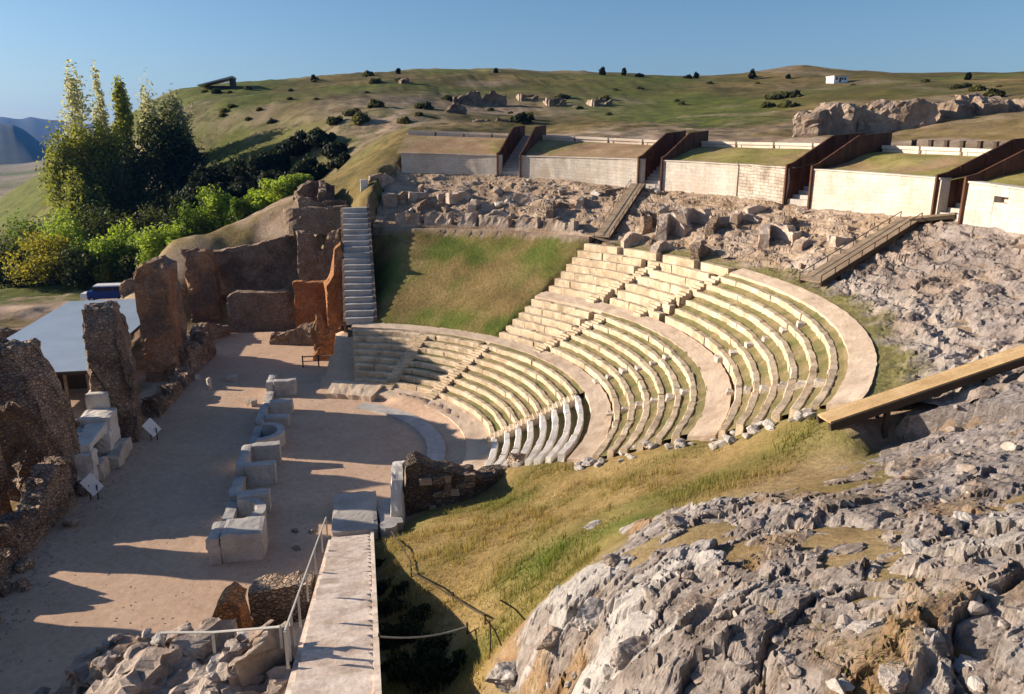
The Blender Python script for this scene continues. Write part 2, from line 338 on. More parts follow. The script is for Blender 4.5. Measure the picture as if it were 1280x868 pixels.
for az in range(-36, 72, 9):
    for r in (13.5, 17, 20.6, 24, 27.5, 31, 34.5):
        if r < 20 and az < -28 or r > 21 and az > 38: continue
        CP.append(pol(r, az, zc(r)))
for az in (-44, -40): CP.append(pol(30, az, zc(30)-.2)); CP.append(pol(34.5, az, 10.6))
for az in (42, 50, 58, 66, 71):
    for r in (21.5, 26, 31, 36): CP.append(pol(r, az, 3.9+(r-21.5)*.525))
for az in range(-36, 86, 9):
    for r in (38, 41, 44, 46.8): CP.append(pol(r, az, zr(r, az)))
    for r, f in ((50, .33), (53, .66), (56, .97), (58.5, 1.)): CP.append(pol(r, az, z47(az)+(zpath(az)-z47(az))*f*(.45 if az > 78 else 1)-.25))
for x in (-16, -10, -3):
    for y in (27, 34, 42, 50, 58, 66, 74, 82): CP.append(np.array([x, y, 0.]))
for az in (-60, -20, 20, 50): CP.append(pol(7, az, 0))
for p in [(-22,40,0),(-25,55,0),(-27,70,.2),(-24,84,.5),(-19,92,1.),(-42,60,-.8),(-45,40,-1.5),(-60,90,-1.5),(-36,105,.4),(-33,103,.2),(-30,100,.3),(-29,107,.6),(-34,112,.4),(-40,108,.2),(-52,120,-.5),(-34,122,2.2),(-22,108,4),(-15,132,8),
          (-10,92,1.5),(-5,87,2.5),(-80,130,-5),(-100,60,-7),(-150,150,-14),(-120,220,-14),(-70,170,-3),(-40,150,4),(-105,240,0),(-60,300,30),(-95,320,10),(-200,260,-24),(-250,100,-26)]: CP.append(np.array(p, float))
for x, y, Y in [(370,264,100),(300,277,104),(215,306,101),(440,216,104),(505,163,113),(480,185,108),(245,130,185),(300,150,168),(400,150,152),(350,246,124),(400,232,122),(300,256,122),(425,205,128),(380,200,138),(260,262,124),(330,185,152),(460,180,122),
                (240,110,232),(330,102,242),(420,98,250),(480,91,255),(560,87,260),(660,88,260),(760,91,260),(900,96,258),(1050,97,250),(1260,95,225),(600,140,172),(600,165,122),(750,130,180),
                (750,160,116),(900,135,165),(900,160,106),(1000,112,185),(1100,112,150),(1080,165,92),(1240,112,130),(1240,158,74),(1180,150,90),(990,155,105),(212,116,230),(175,138,226),(420,112,205),(520,103,212),(330,120,198),(610,108,212),(300,105,236),(520,89,258),(450,94,252),(375,100,246),(800,105,212),(950,106,205)]: cy(x, y, Y)
for p in [(-60,400,34),(60,420,42),(200,350,44),(300,200,40),(250,60,34),(150,0,28),(80,-10,21),(90,60,23),(120,120,30),(0,330,43),(150,250,45),(60,10,18.5),(65,35,19.5),(-300,400,-30),(-60,-30,5),(20,-40,20)]: CP.append(np.array(p, float))
CP = np.array(CP)
def _k(d2): return np.where(d2 > 1e-9, .5*d2*np.log(np.maximum(d2, 1e-9)), 0)
_sc = 50.
_X = CP[:, :2]/_sc; _n = len(CP)
_A = np.zeros((_n+3, _n+3)); _A[:_n, :_n] = _k(((_X[:, None]-_X[None])**2).sum(-1))+np.eye(_n)*2e-5; _A[:_n, _n] = 1; _A[:_n, _n+1:] = _X; _A[_n:, :_n] = _A[:_n, _n:].T
_W = np.linalg.solve(_A, np.concatenate([CP[:, 2], np.zeros(3)]))
def tps(x, y):
    x = np.ravel(x)/_sc; y = np.ravel(y)/_sc; out = np.empty(x.size)
    for i in range(0, x.size, 20000):
        q = np.stack([x[i:i+20000], y[i:i+20000]], 1); out[i:i+20000] = _k(((q[:, None]-_X[None])**2).sum(-1))@_W[:_n]+_W[_n]+q@_W[_n+1:]
    return out
NEAR_END = ([11, 13.8, 20.8, 27.7, 34, 36], [-24, -28, -37.5, -40.2, -47, -48])
def polar(x, y): dx = np.ravel(x)-CEN[0]; dy = np.ravel(y)-CEN[1]; return np.hypot(dx, dy), np.degrees(np.arctan2(dy, dx))
def flat_mask(x, y):
    x = np.ravel(x); y = np.ravel(y); r, az = polar(x, y)
    a = sstep(-19.5, -18, x)*(1-sstep(-1.4, -.2, x))*sstep(23.5, 26, y)*(1-sstep(84, 86, y))
    a2 = sstep(-19.5, -18, x)*(1-sstep(1, 3, x))*sstep(37.2, 38.2, y)*(1-sstep(60, 62, y))
    b = (1-sstep(11.4, 12.4, r))*sstep(37.6, 38.6, y); return np.maximum(np.maximum(a, a2), b)
def seat_mask(x, y):
    r, az = polar(x, y); lo = np.interp(r, *NEAR_END); hi = np.where(r < 21.6, 80, 37.5)
    return (r > 13.4) & (r < 34.6) & (az > lo) & (az < hi)
def T(x, y, detail=True):
    x = np.ravel(np.asarray(x, float)); y = np.ravel(np.asarray(y, float)); z = tps(x, y); d = np.hypot(x, y)
    ang = np.degrees(np.arctan2(x, y)); zf = -30+np.where(y < 0, 40, 66)*sstep(-22, -10, ang)
    z = z+(zf-z)*sstep(270, 420, d)
    if detail: z = z+fbm(P2(x, y, .11), 4, 3)*np.clip((d-20)/160, .05, .5)*.7+fbm(P2(x, y, .42), 3, 19)*np.clip((d-70)/200, 0, .16)
    z = z*(1-flat_mask(x, y)); r, az = polar(x, y)
    m = (r > 34.6) & (r < 46.9) & (az > -48) & (az < 78); z = np.where(m, zr(r, az)-.45, z)
    lo_ = np.interp(r, *NEAR_END); out_ = (r > 14.2) & (r < 35.5) & (az <= lo_) & (az > lo_-7); z = np.where(out_, z+(zc(r)-.10-z)*sstep(-6, -.8, az-lo_)*sstep(14.2, 16, r), z)
    z = np.where(seat_mask(x, y), zc(r)-.10-.6*sstep(.4, 3.2, az-np.interp(r, *NEAR_END)), z)
    g = (r > 46.9) & (r < 60) & (az > -40) & (az < 76.2)
    return np.where(g, np.interp((r-47)/9, [0, .15, 1], [0, .04, 1])*(zpath(az)-z47(az)-.2)+z47(az)-.1, z)
def Tz(x, y): return float(T([x], [y])[0])
def hit(px, py, tmax=400):
    d = ray(px, py); t = np.concatenate([np.linspace(3, 60, 700), np.linspace(60.1, tmax, 900)]); q = EYE+np.outer(t, d); h = T(q[:, 0], q[:, 1]); i = np.argmax(q[:, 2] < h)
    return q[i]
def inpoly(x, y, poly):
    x = np.ravel(x); y = np.ravel(y); r = np.zeros(x.size, bool); n = len(poly)
    for i in range(n):
        x0, y0 = poly[i][:2]; x1, y1 = poly[(i+1) % n][:2]
        if y0 == y1: continue
        r ^= ((y0 > y) != (y1 > y)) & (x < (x1-x0)*(y-y0)/(y1-y0)+x0)
    return r
def pdist(x, y, poly):
    """signed distance to a world polygon, positive inside"""
    x = np.ravel(x); y = np.ravel(y); d = np.full(x.size, 1e9); n = len(poly)
    for i in range(n):
        a = np.array(poly[i][:2]); b = np.array(poly[(i+1) % n][:2]); ab = b-a; t = np.clip(((x-a[0])*ab[0]+(y-a[1])*ab[1])/(ab@ab+1e-9), 0, 1)
        d = np.minimum(d, np.hypot(x-a[0]-ab[0]*t, y-a[1]-ab[1]*t))
    return np.where(inpoly(x, y, poly), d, -d)

def axis(lo, hi, step, far, g=1.055):
    a = list(np.arange(lo, hi+1e-6, step)); s = step
    while a[-1] < far: s *= g; a.append(a[-1]+s)
    s = step
    while a[0] > -far: s *= g; a.insert(0, a[0]-s)
    return np.array(a)
gx = axis(-46, 62, .5, 6000); gy = axis(0, 128, .5, 6000)
XX, YY = np.meshgrid(gx, gy, indexing='ij'); tz = T(XX, YY); xr, yr = XX.ravel(), YY.ravel()
rr, aa = polar(xr, yr)
wob = fbm(P2(xr, yr, .35), 4, 31)
sand = np.clip(flat_mask(xr+wob*.8, yr+wob*.8)*1.2, 0, 1)
sand = np.maximum(sand, (rr < 13.6)*(aa > -30)*(aa < 90)*1.)
pathm = sstep(-2.6, -.5, -np.abs((yr-104)-(xr+36)*.42-wob*1.5))*(xr < -16)*(xr > -75); sand = np.maximum(sand, pathm*.8)
yard = (xr > -46)*(xr < -18)*(yr > 30)*(yr < 97); sand = np.maximum(sand, yard*np.clip(.35+.5*wob, 0, .6))
green = np.zeros_like(xr)
green = np.maximum(green, ((aa > 37)*(aa < 76)*(rr > 21.4)*(rr < 37))*np.clip(.75+wob*.9-.8*np.exp(-((rr-27)/3.5)**2-((aa-58)/9)**2), 0, 1))
green = np.maximum(green, (rr > 34)*(rr < 38)*(aa > -50)*(aa < 10)*np.clip(.6+wob, 0, 1))
near = (xr > -1)*(yr < 42)*(xr < 30)
gp = hit(680, 700); gq = hit(780, 655)
for p, w in ((gp, 1.6), (gq, 1.8), (hit(640, 720), 1.0)): green = np.maximum(green, near*np.exp(-((xr-p[0])**2+(yr-p[1])**2)/w**2)*np.clip(.9+wob*.8, 0, 1))
green = np.maximum(green, near*np.clip(.14+.5*fbm(P2(xr, yr, .3), 4, 18), 0, .7))
green = np.maximum(green, near*np.exp(-((xr-.4)/.9)**2)*np.clip(.7+wob, 0, 1))
green = np.maximum(green, (yr > 108)*np.clip(.28+.9*fbm(P2(xr, yr, .035), 4, 9), 0, .9))
green = np.maximum(green, (xr < -20)*(yr > 105)*.75)
dirt = (yr > 60)*np.clip(fbm(P2(xr, yr, .06), 4, 77)*.9-.32, 0, .6)*(rr > 60)
dirt = np.maximum(dirt, sstep(350, 600, np.hypot(xr, yr))*np.clip(.25+.7*fbm(P2(xr, yr, .006), 3, 15), 0, .8))
dirt = np.maximum(dirt, (rr > 58)*(rr < 70)*(aa < 62)*(aa > -20)*np.clip(1.1+.6*wob, 0, 1))
dirt = np.maximum(dirt, (rr > 34.5)*(rr < 60)*(aa > -50)*(1-sstep(74, 79, aa+wob*2)))
for (px, py, Y, w, h) in [(600,128,175,26,9),(480,150,140,12,8),(860,165,104,14,6),(1120,165,92,30,7)]:
    q = at_y(px, py, Y); dirt = np.maximum(dirt, np.exp(-((xr-q[0])/w)**2-((yr-q[1])/(h*2))**2)*np.clip(.9+wob, 0, 1))
dirt = np.maximum(dirt, (xr > -46)*(xr < -4)*(yr > 60)*(yr < 112)*np.clip(.55+.8*wob, 0, 1))
dirt = np.maximum(dirt, near*(rr > 33)*(aa < -48)*0.3*np.clip(1+wob, 0, 1))
m, nt, b = new_mat('ground_cover')
att = N(nt, 'ShaderNodeAttribute', attribute_name='mask'); sp = nt.nodes.new('ShaderNodeSeparateColor'); nt.links.new(att.outputs['Color'], sp.inputs[0])
pos = position(nt); n1 = noise(nt, pos, .22, 8, .65, .5); n2 = noise(nt, pos, 3.2, 8, .72); n3 = noise(nt, pos, .05, 5, .6)
dry = ramp(nt, n1, [(.28, (.15, .105, .04)), (.45, (.26, .18, .07)), (.6, (.34, .24, .10)), (.75, (.42, .31, .155))])
sx = nt.nodes.new('ShaderNodeSeparateXYZ'); nt.links.new(pos, sx.inputs[0]); farm = N(nt, 'ShaderNodeMapRange'); nt.links.new(sx.outputs[1], farm.inputs[0]); farm.inputs[1].default_value = 55; farm.inputs[2].default_value = 110
dry = mixc(nt, mth(nt, 'MULTIPLY', farm.outputs[0], ramp(nt, n3, [(.26, (0, 0, 0)), (.52, (1, 1, 1))])), dry, ramp(nt, n1, [(.3, (.07, .06, .02)), (.7, (.15, .12, .042))]))
grn = ramp(nt, n1, [(.3, (.06, .085, .015)), (.55, (.12, .145, .028)), (.75, (.19, .19, .05))])
drt = ramp(nt, n1, [(.28, (.20, .135, .09)), (.5, (.34, .25, .175)), (.72, (.46, .36, .27))])
n5 = noise(nt, pos, .9, 7, .7, .8)
snd = ramp(nt, mth(nt, 'ADD', mth(nt, 'MULTIPLY', n1, .5), mth(nt, 'MULTIPLY', n5, .5)), [(.28, (.42, .28, .19)), (.5, (.52, .36, .25)), (.72, (.59, .43, .305))])
c = mixc(nt, sp.outputs[1], dry, grn); c = mixc(nt, sp.outputs[2], c, drt)
sps = ramp(nt, mth(nt, 'ADD', mth(nt, 'MULTIPLY', noise(nt, pos, .42, 4, .65), .7), mth(nt, 'MULTIPLY', noise(nt, pos, .045, 4, .6), .3)), [(.52, (0, 0, 0)), (.58, (.55, .55, .55))])
c = mixc(nt, mth(nt, 'MULTIPLY', farm.outputs[0], sps), c, (.05, .052, .02))
fine = ramp(nt, n2, [(.25, (.5, .5, .5)), (.5, (.95, .95, .95)), (.75, (1.3, 1.3, 1.3))]); c = mixc(nt, .85, c, fine, 'MULTIPLY')
c = mixc(nt, sp.outputs[0], c, mixc(nt, .5, snd, fine, 'MULTIPLY'))
nt.links.new(c, b.inputs['Base Color']); b.inputs['Roughness'].default_value = .95; b.inputs['Specular IOR Level'].default_value = .1
hgt = mth(nt, 'ADD', mth(nt, 'MULTIPLY', n1, .8), n2); bs = N(nt, 'ShaderNodeBump', Distance=.16)
nt.links.new(hgt, bs.inputs['Height']); nt.links.new(mth(nt, 'SUBTRACT', 1.0, mth(nt, 'MULTIPLY', sp.outputs[0], .8)), bs.inputs['Strength']); nt.links.new(bs.outputs[0], b.inputs['Normal'])
M['ground'] = m
tag(add('ground', np.stack([xr, yr, tz], 1), grid_faces(len(gx), len(gy)), m, smooth=True, attr={'mask': np.stack([sand, green, dirt], 1)}), kind='structure')

# ------------------------------------------------------------------ rubble slope between the seats and the upper walls
nr, na = 120, 860
R, A = np.meshgrid(np.linspace(34.3, 47.3, nr), np.linspace(-47, 77.5, na), indexing='ij'); R = R.ravel(); A = A.ravel()
x = CEN[0]+R*np.cos(np.radians(A)); y = CEN[1]+R*np.sin(np.radians(A))
s1 = np.radians(A)*41; f1, f2, cid = worley(s1*.42+.25*fbm(P2(x, y, .5), 3, 4), R*.62, 5)
g1, g2, gid = worley(s1*1.25, R*1.5, 8)
inset = np.minimum(sstep(34.4, 37, R), 1-sstep(46.2, 47.2, R)*.6)
rel = (cid-.45)*.85*sstep(.02, .4, f2-f1)+.1*(gid-.5)*sstep(.02, .4, g2-g1)+.30*fbm(P2(x, y, .5), 5, 12, .5)
relmask = np.interp(A, [-50, -20, -5, 8, 86], [.30, .32, .4, .85, 1.])
k1, l1, m1 = facets(s1*.36+.3*fbm(P2(x, y, .3), 3, 14), R*.62, 35); k2, l2, m2 = facets(s1*1.0, R*1.5, 36); k3, l3, m3 = facets(s1*2.7, R*3.4, 37); fr = np.interp(A, [-8, 6, 20], [1., .8, .45])
rel2 = (k1-.45)*.34+l1*.34-.10*(1-sstep(0, .06, m1))+(k2-.45)*.17+l2*.20-.06*(1-sstep(0, .08, m2))+(k3-.45)*.08+l3*.10
z = zr(R, A)-.12+rel*.75*inset*relmask+rel2*inset*fr*.62
strata = np.round(z/.38)*.38; z = z+(strata-z)*.22*inset*np.interp(A, [-5, 10], [.35, 1])
led = .62; q_ = (R-34.3+1.3*fbm(P2(x, y, .22), 4, 91)+.25*fbm(P2(x, y, 1.1), 3, 92))/1.55; fl = np.floor(q_); ter = (fl+sstep(.55, .95, q_-fl)-q_)*led*.75
z = z+ter*np.interp(A, [-47, -6, 4, 14], [1, 1, .55, .2])*inset
out = (R < 35.7) & (A > 37); z = np.where(out, z-1.0, z)
V = np.stack([x, y, z], 1)
m, nt, b = new_mat('rubble_ground'); pos = position(nt, (1, 1, 2.5)); n1 = noise(nt, pos, .35, 8, .68, .6); n2 = noise(nt, pos, 2.6, 8, .7)
att = N(nt, 'ShaderNodeAttribute', attribute_name='mask'); sp = nt.nodes.new('ShaderNodeSeparateColor'); nt.links.new(att.outputs['Color'], sp.inputs[0])
c = ramp(nt, n1, [(.3, (.19, .125, .08)), (.45, (.32, .23, .155)), (.58, (.42, .32, .235)), (.72, (.52, .425, .335))])
c = mixc(nt, sp.outputs[0], c, ramp(nt, n1, [(.3, (.16, .13, .115)), (.5, (.27, .225, .20)), (.7, (.40, .345, .305))]))
c = mixc(nt, .85, c, ramp(nt, n2, [(.28, (.5, .5, .5)), (.52, (1, 1, 1)), (.75, (1.3, 1.28, 1.25))]), 'MULTIPLY')
c = mixc(nt, mth(nt, 'MULTIPLY', sp.outputs[2], .45), c, ramp(nt, n1, [(.3, (.42, .36, .30)), (.7, (.62, .55, .48))]))
c = mixc(nt, sp.outputs[1], c, ramp(nt, n2, [(.3, (.10, .10, .03)), (.7, (.24, .2, .08))]))
nt.links.new(c, b.inputs['Base Color']); b.inputs['Roughness'].default_value = .95
bump(nt, b, mth(nt, 'ADD', n1, mth(nt, 'MULTIPLY', n2, .6)), 1, .25)
greyish = np.clip(sstep(4, -8, A)*.9+.5*fbm(P2(x, y, .25), 3, 6)*(A < 20), 0, 1); gr = np.clip((1-sstep(34.8, 36.6, R+.8*fbm(P2(x, y, .7), 3, 2)))*(A < 33), 0, 1)
tag(add('rubble_terrain', V, grid_faces(nr, na, False), m, smooth=False, attr={'mask': np.stack([greyish, gr, np.clip(np.exp(-((R-37.4+.9*fbm(P2(x, y, .4), 3, 33))/.75)**2)*(A < 2)+np.clip(ter*2.2-.25, 0, .7)*(A < 6), 0, 1)], 1)}), kind='structure')

# ------------------------------------------------------------------ near rock slope at the right
edge_px = [(598,840),(640,792),(690,738),(738,705),(752,672),(770,655),(850,640),(930,622),(1000,590),(1060,556),(1130,508),(1268,466)]
ROCKP = [hit(*p)[:2] for p in edge_px]+[(33., 27.), (36., 4.), (14., -4.), (3.2, -1.), (1.9, 5.), (1.55, 8.)]
nR, nA = 640, 460
rad = 3.0*(13.5)**np.linspace(0, 1, nR); th = np.radians(np.linspace(2, 88, nA)); RR, TH = np.meshgrid(rad, th, indexing='ij')
x = (RR*np.sin(TH)).ravel(); y = (RR*np.cos(TH)).ravel(); wv = fbm(P2(x, y, .5), 4, 40)
sd = pdist(x, y, ROCKP)+wv*.6-.35
base = T(x, y, False); ins = sstep(0, 2.2, sd)
a0 = math.radians(24); u = x*math.cos(a0)+y*math.sin(a0)+.5*wv; v = -x*math.sin(a0)+y*math.cos(a0)+.35*fbm(P2(x, y, .9), 3, 43)
c1, t1, b1 = facets(u*.34, v*.55, 21); c2, t2, b2 = facets(u*.95+.15*wv, v*1.35, 22); c3, t3_, b3 = facets(u*2.6, v*3.2, 23); c4, t4, b4 = facets(u*6.2, v*7.4, 24)
smoothz = sstep(13, 21, np.hypot(x, y))*sstep(18, 38, np.degrees(TH.ravel()))   # the smoother upper shelf
big = (c1-.45)*.25+t1*.25-.10*(1-sstep(0, .06, b1)); mid = (c2-.45)*.17+t2*.20-.06*(1-sstep(0, .08, b2)); sm = (c3-.45)*.07+t3_*.10-.02*(1-sstep(0, .1, b3)); tiny = (c4-.5)*.025+t4*.035
z = base+ins*(.20+big*(1-.35*smoothz)+mid*(1-.5*smoothz)+sm*(1-.5*smoothz)+tiny+.20*fbm(P2(x, y, .42), 4, 44, .45))-.7*(1-sstep(0, .5, sd))
q_ = (z+.35*wv)/.55; st = (np.floor(q_)+sstep(.6, 1, q_-np.floor(q_)))*.55-.35*wv; z = z+(st-z)*.22*ins
F = grid_faces(nR, nA); ok = (sd > -.7); F = F[ok[F].all(1)]; used = np.unique(F); mp = np.full(len(x), -1); mp[used] = np.arange(len(used)); F = mp[F]
soil = np.clip(2.2*fbm(P2(u*.7, v*1.8, .35), 4, 61)+.02+.9*(.42-c1)+sstep(16, 6, np.hypot(x, y))*.05, 0, 1)*(1-.6*smoothz); palem = np.clip((c2-.55)*2.4+(c1-.6)*1.5, 0, 1)*(1-.8*smoothz); lav = np.clip(smoothz*.9+.3*fbm(P2(x, y, .3), 3, 66), 0, 1)
m, nt, b = new_mat('near_rock'); pos = position(nt); n1 = noise(nt, pos, .9, 9, .7, .5); n2 = noise(nt, pos, 7., 8, .72); mp = N(nt, 'ShaderNodeMapping'); mp.inputs['Rotation'].default_value = (0, 0, -R_(26)); mp.inputs['Scale'].default_value = (.35, 1.5, 2.5); nt.links.new(pos, mp.inputs[0]); n4 = noise(nt, mp.outputs[0], 1.6, 8, .7, .8)
att = N(nt, 'ShaderNodeAttribute', attribute_name='mask'); sp = nt.nodes.new('ShaderNodeSeparateColor'); nt.links.new(att.outputs['Color'], sp.inputs[0])
c = ramp(nt, n1, [(.28, (.12, .095, .078)), (.45, (.225, .185, .158)), (.6, (.32, .275, .24)), (.75, (.43, .385, .345))])
c = mixc(nt, sp.outputs[1], c, ramp(nt, n1, [(.3, (.31, .28, .25)), (.7, (.49, .455, .42))]))
c = mixc(nt, sp.outputs[2], c, ramp(nt, n1, [(.3, (.17, .145, .13)), (.7, (.33, .29, .27))]))
c = mixc(nt, mth(nt, 'MULTIPLY', sp.outputs[0], .9), c, ramp(nt, n1, [(.3, (.15, .085, .038)), (.5, (.27, .165, .075)), (.7, (.38, .26, .14))]))
c = mixc(nt, ramp(nt, n4, [(.54, (0, 0, 0)), (.62, (.7, .7, .7))]), c, (.12, .092, .075))
c = mixc(nt, ramp(nt, n4, [(.34, (.6, .6, .6)), (.42, (0, 0, 0))]), c, (.50, .45, .40))
c = mixc(nt, .85, c, ramp(nt, n2, [(.26, (.5, .5, .5)), (.5, (1, 1, 1)), (.74, (1.28, 1.26, 1.24))]), 'MULTIPLY')
nt.links.new(c, b.inputs['Base Color']); b.inputs['Roughness'].default_value = .95
bump(nt, b, mth(nt, 'ADD', mth(nt, 'ADD', n1, mth(nt, 'MULTIPLY', n2, .4)), mth(nt, 'MULTIPLY', n4, .6)), 1, .12)
RV = np.stack([x, y, z], 1)[used]
tag(add('rocky_hill', RV, F, m, smooth=False, attr={'mask': np.stack([soil, palem, lav], 1)[used]}), kind='structure')
ROCK_SOIL = np.stack([x, y, z, soil], 1)[used]
def rock_z(px, py):
    d = np.hypot(RV[:, 0]-px, RV[:, 1]-py); k = np.argsort(d)[:6]; return float(RV[k, 2].mean())
def rhit(px, py):
    q = hit(px, py)
    for _ in range(6): z_ = rock_z(q[0], q[1]); q = at_z(px, py, .5*z_+.5*q[2])
    return q

# ------------------------------------------------------------------ seating: three curved tiers
def sweep(mb, azs, prof, jit=.02, s=0, closed=True, stone=0):
    """carry a cross-section [(r, z)...] (or a function of the azimuth) round the centre"""
    V = []; U = []; n = None
    for i, a in enumerate(azs):
        pr = prof(a) if callable(prof) else prof; n = len(pr); L = 0
        for k, (r, z) in enumerate(pr):
            if k: L += math.hypot(pr[k][0]-pr[k-1][0], pr[k][1]-pr[k-1][1])
            V.append((CEN[0]+r*math.cos(R_(a)), CEN[1]+r*math.sin(R_(a)), z)); U.append((r*R_(a), L))
    V = np.array(V)
    if jit: V = V+jit*np.stack([fbm(V*1.7+7*k, 3, s+k) for k in range(3)], 1)*np.array([1, 1, .7])
    F = []
    for i in range(len(azs)-1):
        for k in range(n if closed else n-1):
            k2 = (k+1) % n; F.append((i*n+k, i*n+k2, (i+1)*n+k2, (i+1)*n+k))
    if closed: F += [tuple(range(n-1, -1, -1)), tuple((len(azs)-1)*n+k for k in range(n))]
    mb.put(V, F, U)
def azr(a0, a1, r, step=.55): return np.linspace(a0, a1, max(2, int(abs(a1-a0)*math.pi/180*r/step)+1))
def near_end(r): return float(np.interp(r, *NEAR_END))
def far_end(r): return math.degrees(math.acos(5.2/r))
def tier(label, rows, blocks, aisles, band, gap_depth, walk_azs, gaps_mat):
    t = empty('seating_tier', (CEN[0], CEN[1], 0), label, 'seating', 'curved tiers of the theatre seats')
    for k, (r, z, p, hi) in enumerate(rows):
        lo = near_end(r)+random.uniform(-.2, .9)
        for (b0, b1, w, drop, kind) in blocks:
            a0, a1 = max(lo, b0), min(hi, b1)
            if a1-a0 < .4: continue
            cuts = [a0]; st = MB()
            while cuts[-1] < a1-2.0: cuts.append(min(a1, cuts[-1]+math.degrees(random.uniform(1.6, 3.2)/r)))
            cuts[-1] = a1
            for c0, c1 in zip(cuts[:-1], cuts[1:]):
                e = random.uniform(-.035, .035); q = random.uniform(.012, .05)
                sweep(st, azr(c0, c1-math.degrees(q/r), r, .45), [(r+e, z-.95), (r+e, z-.05), (r+e+.04, z+e*.5), (r+w-.03, z+e*.5), (r+w, z-.05), (r+w, z-.95)], .055, k*7+int(c0*3))
            st.build('seat_row', M['whiteplaster'] if r < 20.3 and b1 < -6 else M['seat'], t)
            rise = (rows[min(k+1, len(rows)-1)][1]-rows[min(k+1, len(rows)-1)-1][1]) if kind == 'turf' else 0
            up_ = max(.02, rise-.26) if kind == 'turf' else .02; g = MB()
            sweep(g, azr(a0, a1, r, .5), [(r+w-.02, z-drop), (r+(w+p)/2, z-drop+.4*up_), (r+p+.06, z-drop*.6+up_)], .05, k+90, closed=False)
            g.build('turf_strip' if kind == 'turf' else 'sunken_joint', M[kind], t)
    for (a_lo, a_hi) in aisles:
        sm = MB(); r0 = rows[0][0]; pr = []
        for k, (r, z, p, hi) in enumerate(rows):
            zp = rows[k-1][1] if k else z-.42
            if (a_lo+a_hi)/2 > hi: continue
            f_ = np.clip((r-r0)/(rows[-1][0]-r0), 0, 1); ac = a_lo+(a_hi-a_lo)*f_
            if a_lo < 0 and r0 > 20:
                h = math.degrees(random.uniform(.24, .42)/r); ra, rb = r-p*random.uniform(.5, .62), r-.03; zz = zp+(z-zp)*random.uniform(.35, .6); da = math.degrees(random.uniform(-.15, .15)/r)
                sweep(sm, azr(ac-h+da, ac+h+da, ra, .2), [(ra, zz-.6), (ra+.03, zz-.03), (ra+.1, zz), (rb, zz-.02), (rb, zz-.6)], .09, k*3); sm.build('aisle_stone', M['pale'], t); sm = MB(); continue
            for f in (0, 1, 2):
                ra = r-p*.78+f*p/3; rb = ra+p/3+.02; zz = zp+(z-zp)*(f+1)/3-.05; h = math.degrees(.5/ra)
                sweep(sm, azr(ac-h, ac+h, ra, .3), [(ra, zz-.6), (ra, zz), (rb, zz), (rb, zz-.6)], .03, k*3+f)
        if sm.V: sm.build('aisle_stair', M['pale'] if a_lo < 0 and r0 > 20 else M['seat'], t)
    for (b0, b1, r0, r1, z0, z1) in band:
        wm = MB(); A_ = azr(b0, b1, r0, .5); n = 6
        sweep(wm, A_, [(r0, z0-.7), (r0, z0)]+[(r0+(r1-r0)*i/n, z0+(z1-z0)*i/n) for i in range(1, n)]+[(r1, z1), (r1, z1-.9)], .045, 5)
        wm.build('walkway', M['walkway'], t)
    return t
rows1 = [(14.3+.78*k, .98+.392*k, .78, far_end(14.3+.78*k)) for k in range(8)]
tier('lowest tier of curved stone seats around the orchestra', rows1, [(-60, -6.4, .36, .34, 'gap'), (-5.2, 36.6, .34, .10, 'turf'), (38.2, 55, .42, .12, 'turf'), (56.5, 90, .52, .24, 'gap')],
     [(-5.8, -6.4), (37.4, 36.5), (55.8, 55.5)], [(near_end(21)+.3, far_end(21), 20.55, 21.8, 3.82, 3.98), (near_end(13.6), 70, 12.6, 14.35, .45, .62)], .2, None, None)
rows2 = [(21.95+.85*k, 4.32+.44*k, .85, 37.5) for k in range(6)]
tier('middle tier of curved seats between two gravel walkways', rows2, [(-60, -20, .36, .07, 'turf'), (-20, -3.2, .37, .07, 'turf'), (-3.2, 20.5, .44, .10, 'turf'), (22.2, 37.4, .58, .26, 'gap')],
     [(23.2, 18.5), (-1.2, -6.4), (-18, -22.5)], [(near_end(27.7)+.4, 38, 27.05, 28.35, 6.66, 6.95)], .2, None, None)
rows3 = [(28.55+.84*k, 7.42+.555*k, .84, 37.2) for k in range(6)]
t3 = tier('highest tier of curved seats below the rubble slope', rows3, [(-60, -24, .35, .06, 'turf'), (-24, -11, .36, .07, 'turf'), (-11, 7.4, .40, .10, 'turf'), (9.2, 22.6, .56, .26, 'gap'), (24, 37.2, .58, .26, 'gap')],
     [(26, 21), (13.5, 7.5), (-13.5, -17), (-26.5, -38)], [(near_end(34)+.6, 6.5, 33.5, 34.6, 10.5, 10.78)], .2, None, None)
for k, (r, z) in enumerate([(33.6, 10.75)]):
    st = MB()
    for b0, b1 in ((7, 13), (14.5, 21), (22.4, 29), (30.4, 37)): sweep(st, azr(b0, b1, r), [(r, z-.9), (r, z), (r+.6, z), (r+.6, z-.9)], .04, k+60)
    sweep(st, azr(6.5, 37.2, r), [(r+.5, z-1), (r+.5, z-.13), (r+.9, z-.12), (r+.9, z-1)], .04, k+70); st.build('seat_row', M['seat'], t3)

# orchestra: low kerb ring
m_ = MB(); sweep(m_, azr(-40, 58, 10.6, .4), [(10.0, -.1), (10.0, .13), (11.2, .15), (11.2, -.1)], .02, 3)
tag(m_.build('orchestra_kerb', M['bluestone']), 'low curved stone kerb ringing the sandy orchestra floor', 'kerb')
m_ = MB(); sweep(m_, azr(57, 76, 13, .35), [(11.9, -.1), (11.9, .42), (12.6, .62), (13.3, .70), (14.3, .78), (14.5, .3)], .09, 13)
tag(m_.build('worn_ledge', M['walkway']), 'worn pinkish ledge below the shaded end of the lowest seats', 'ledge')

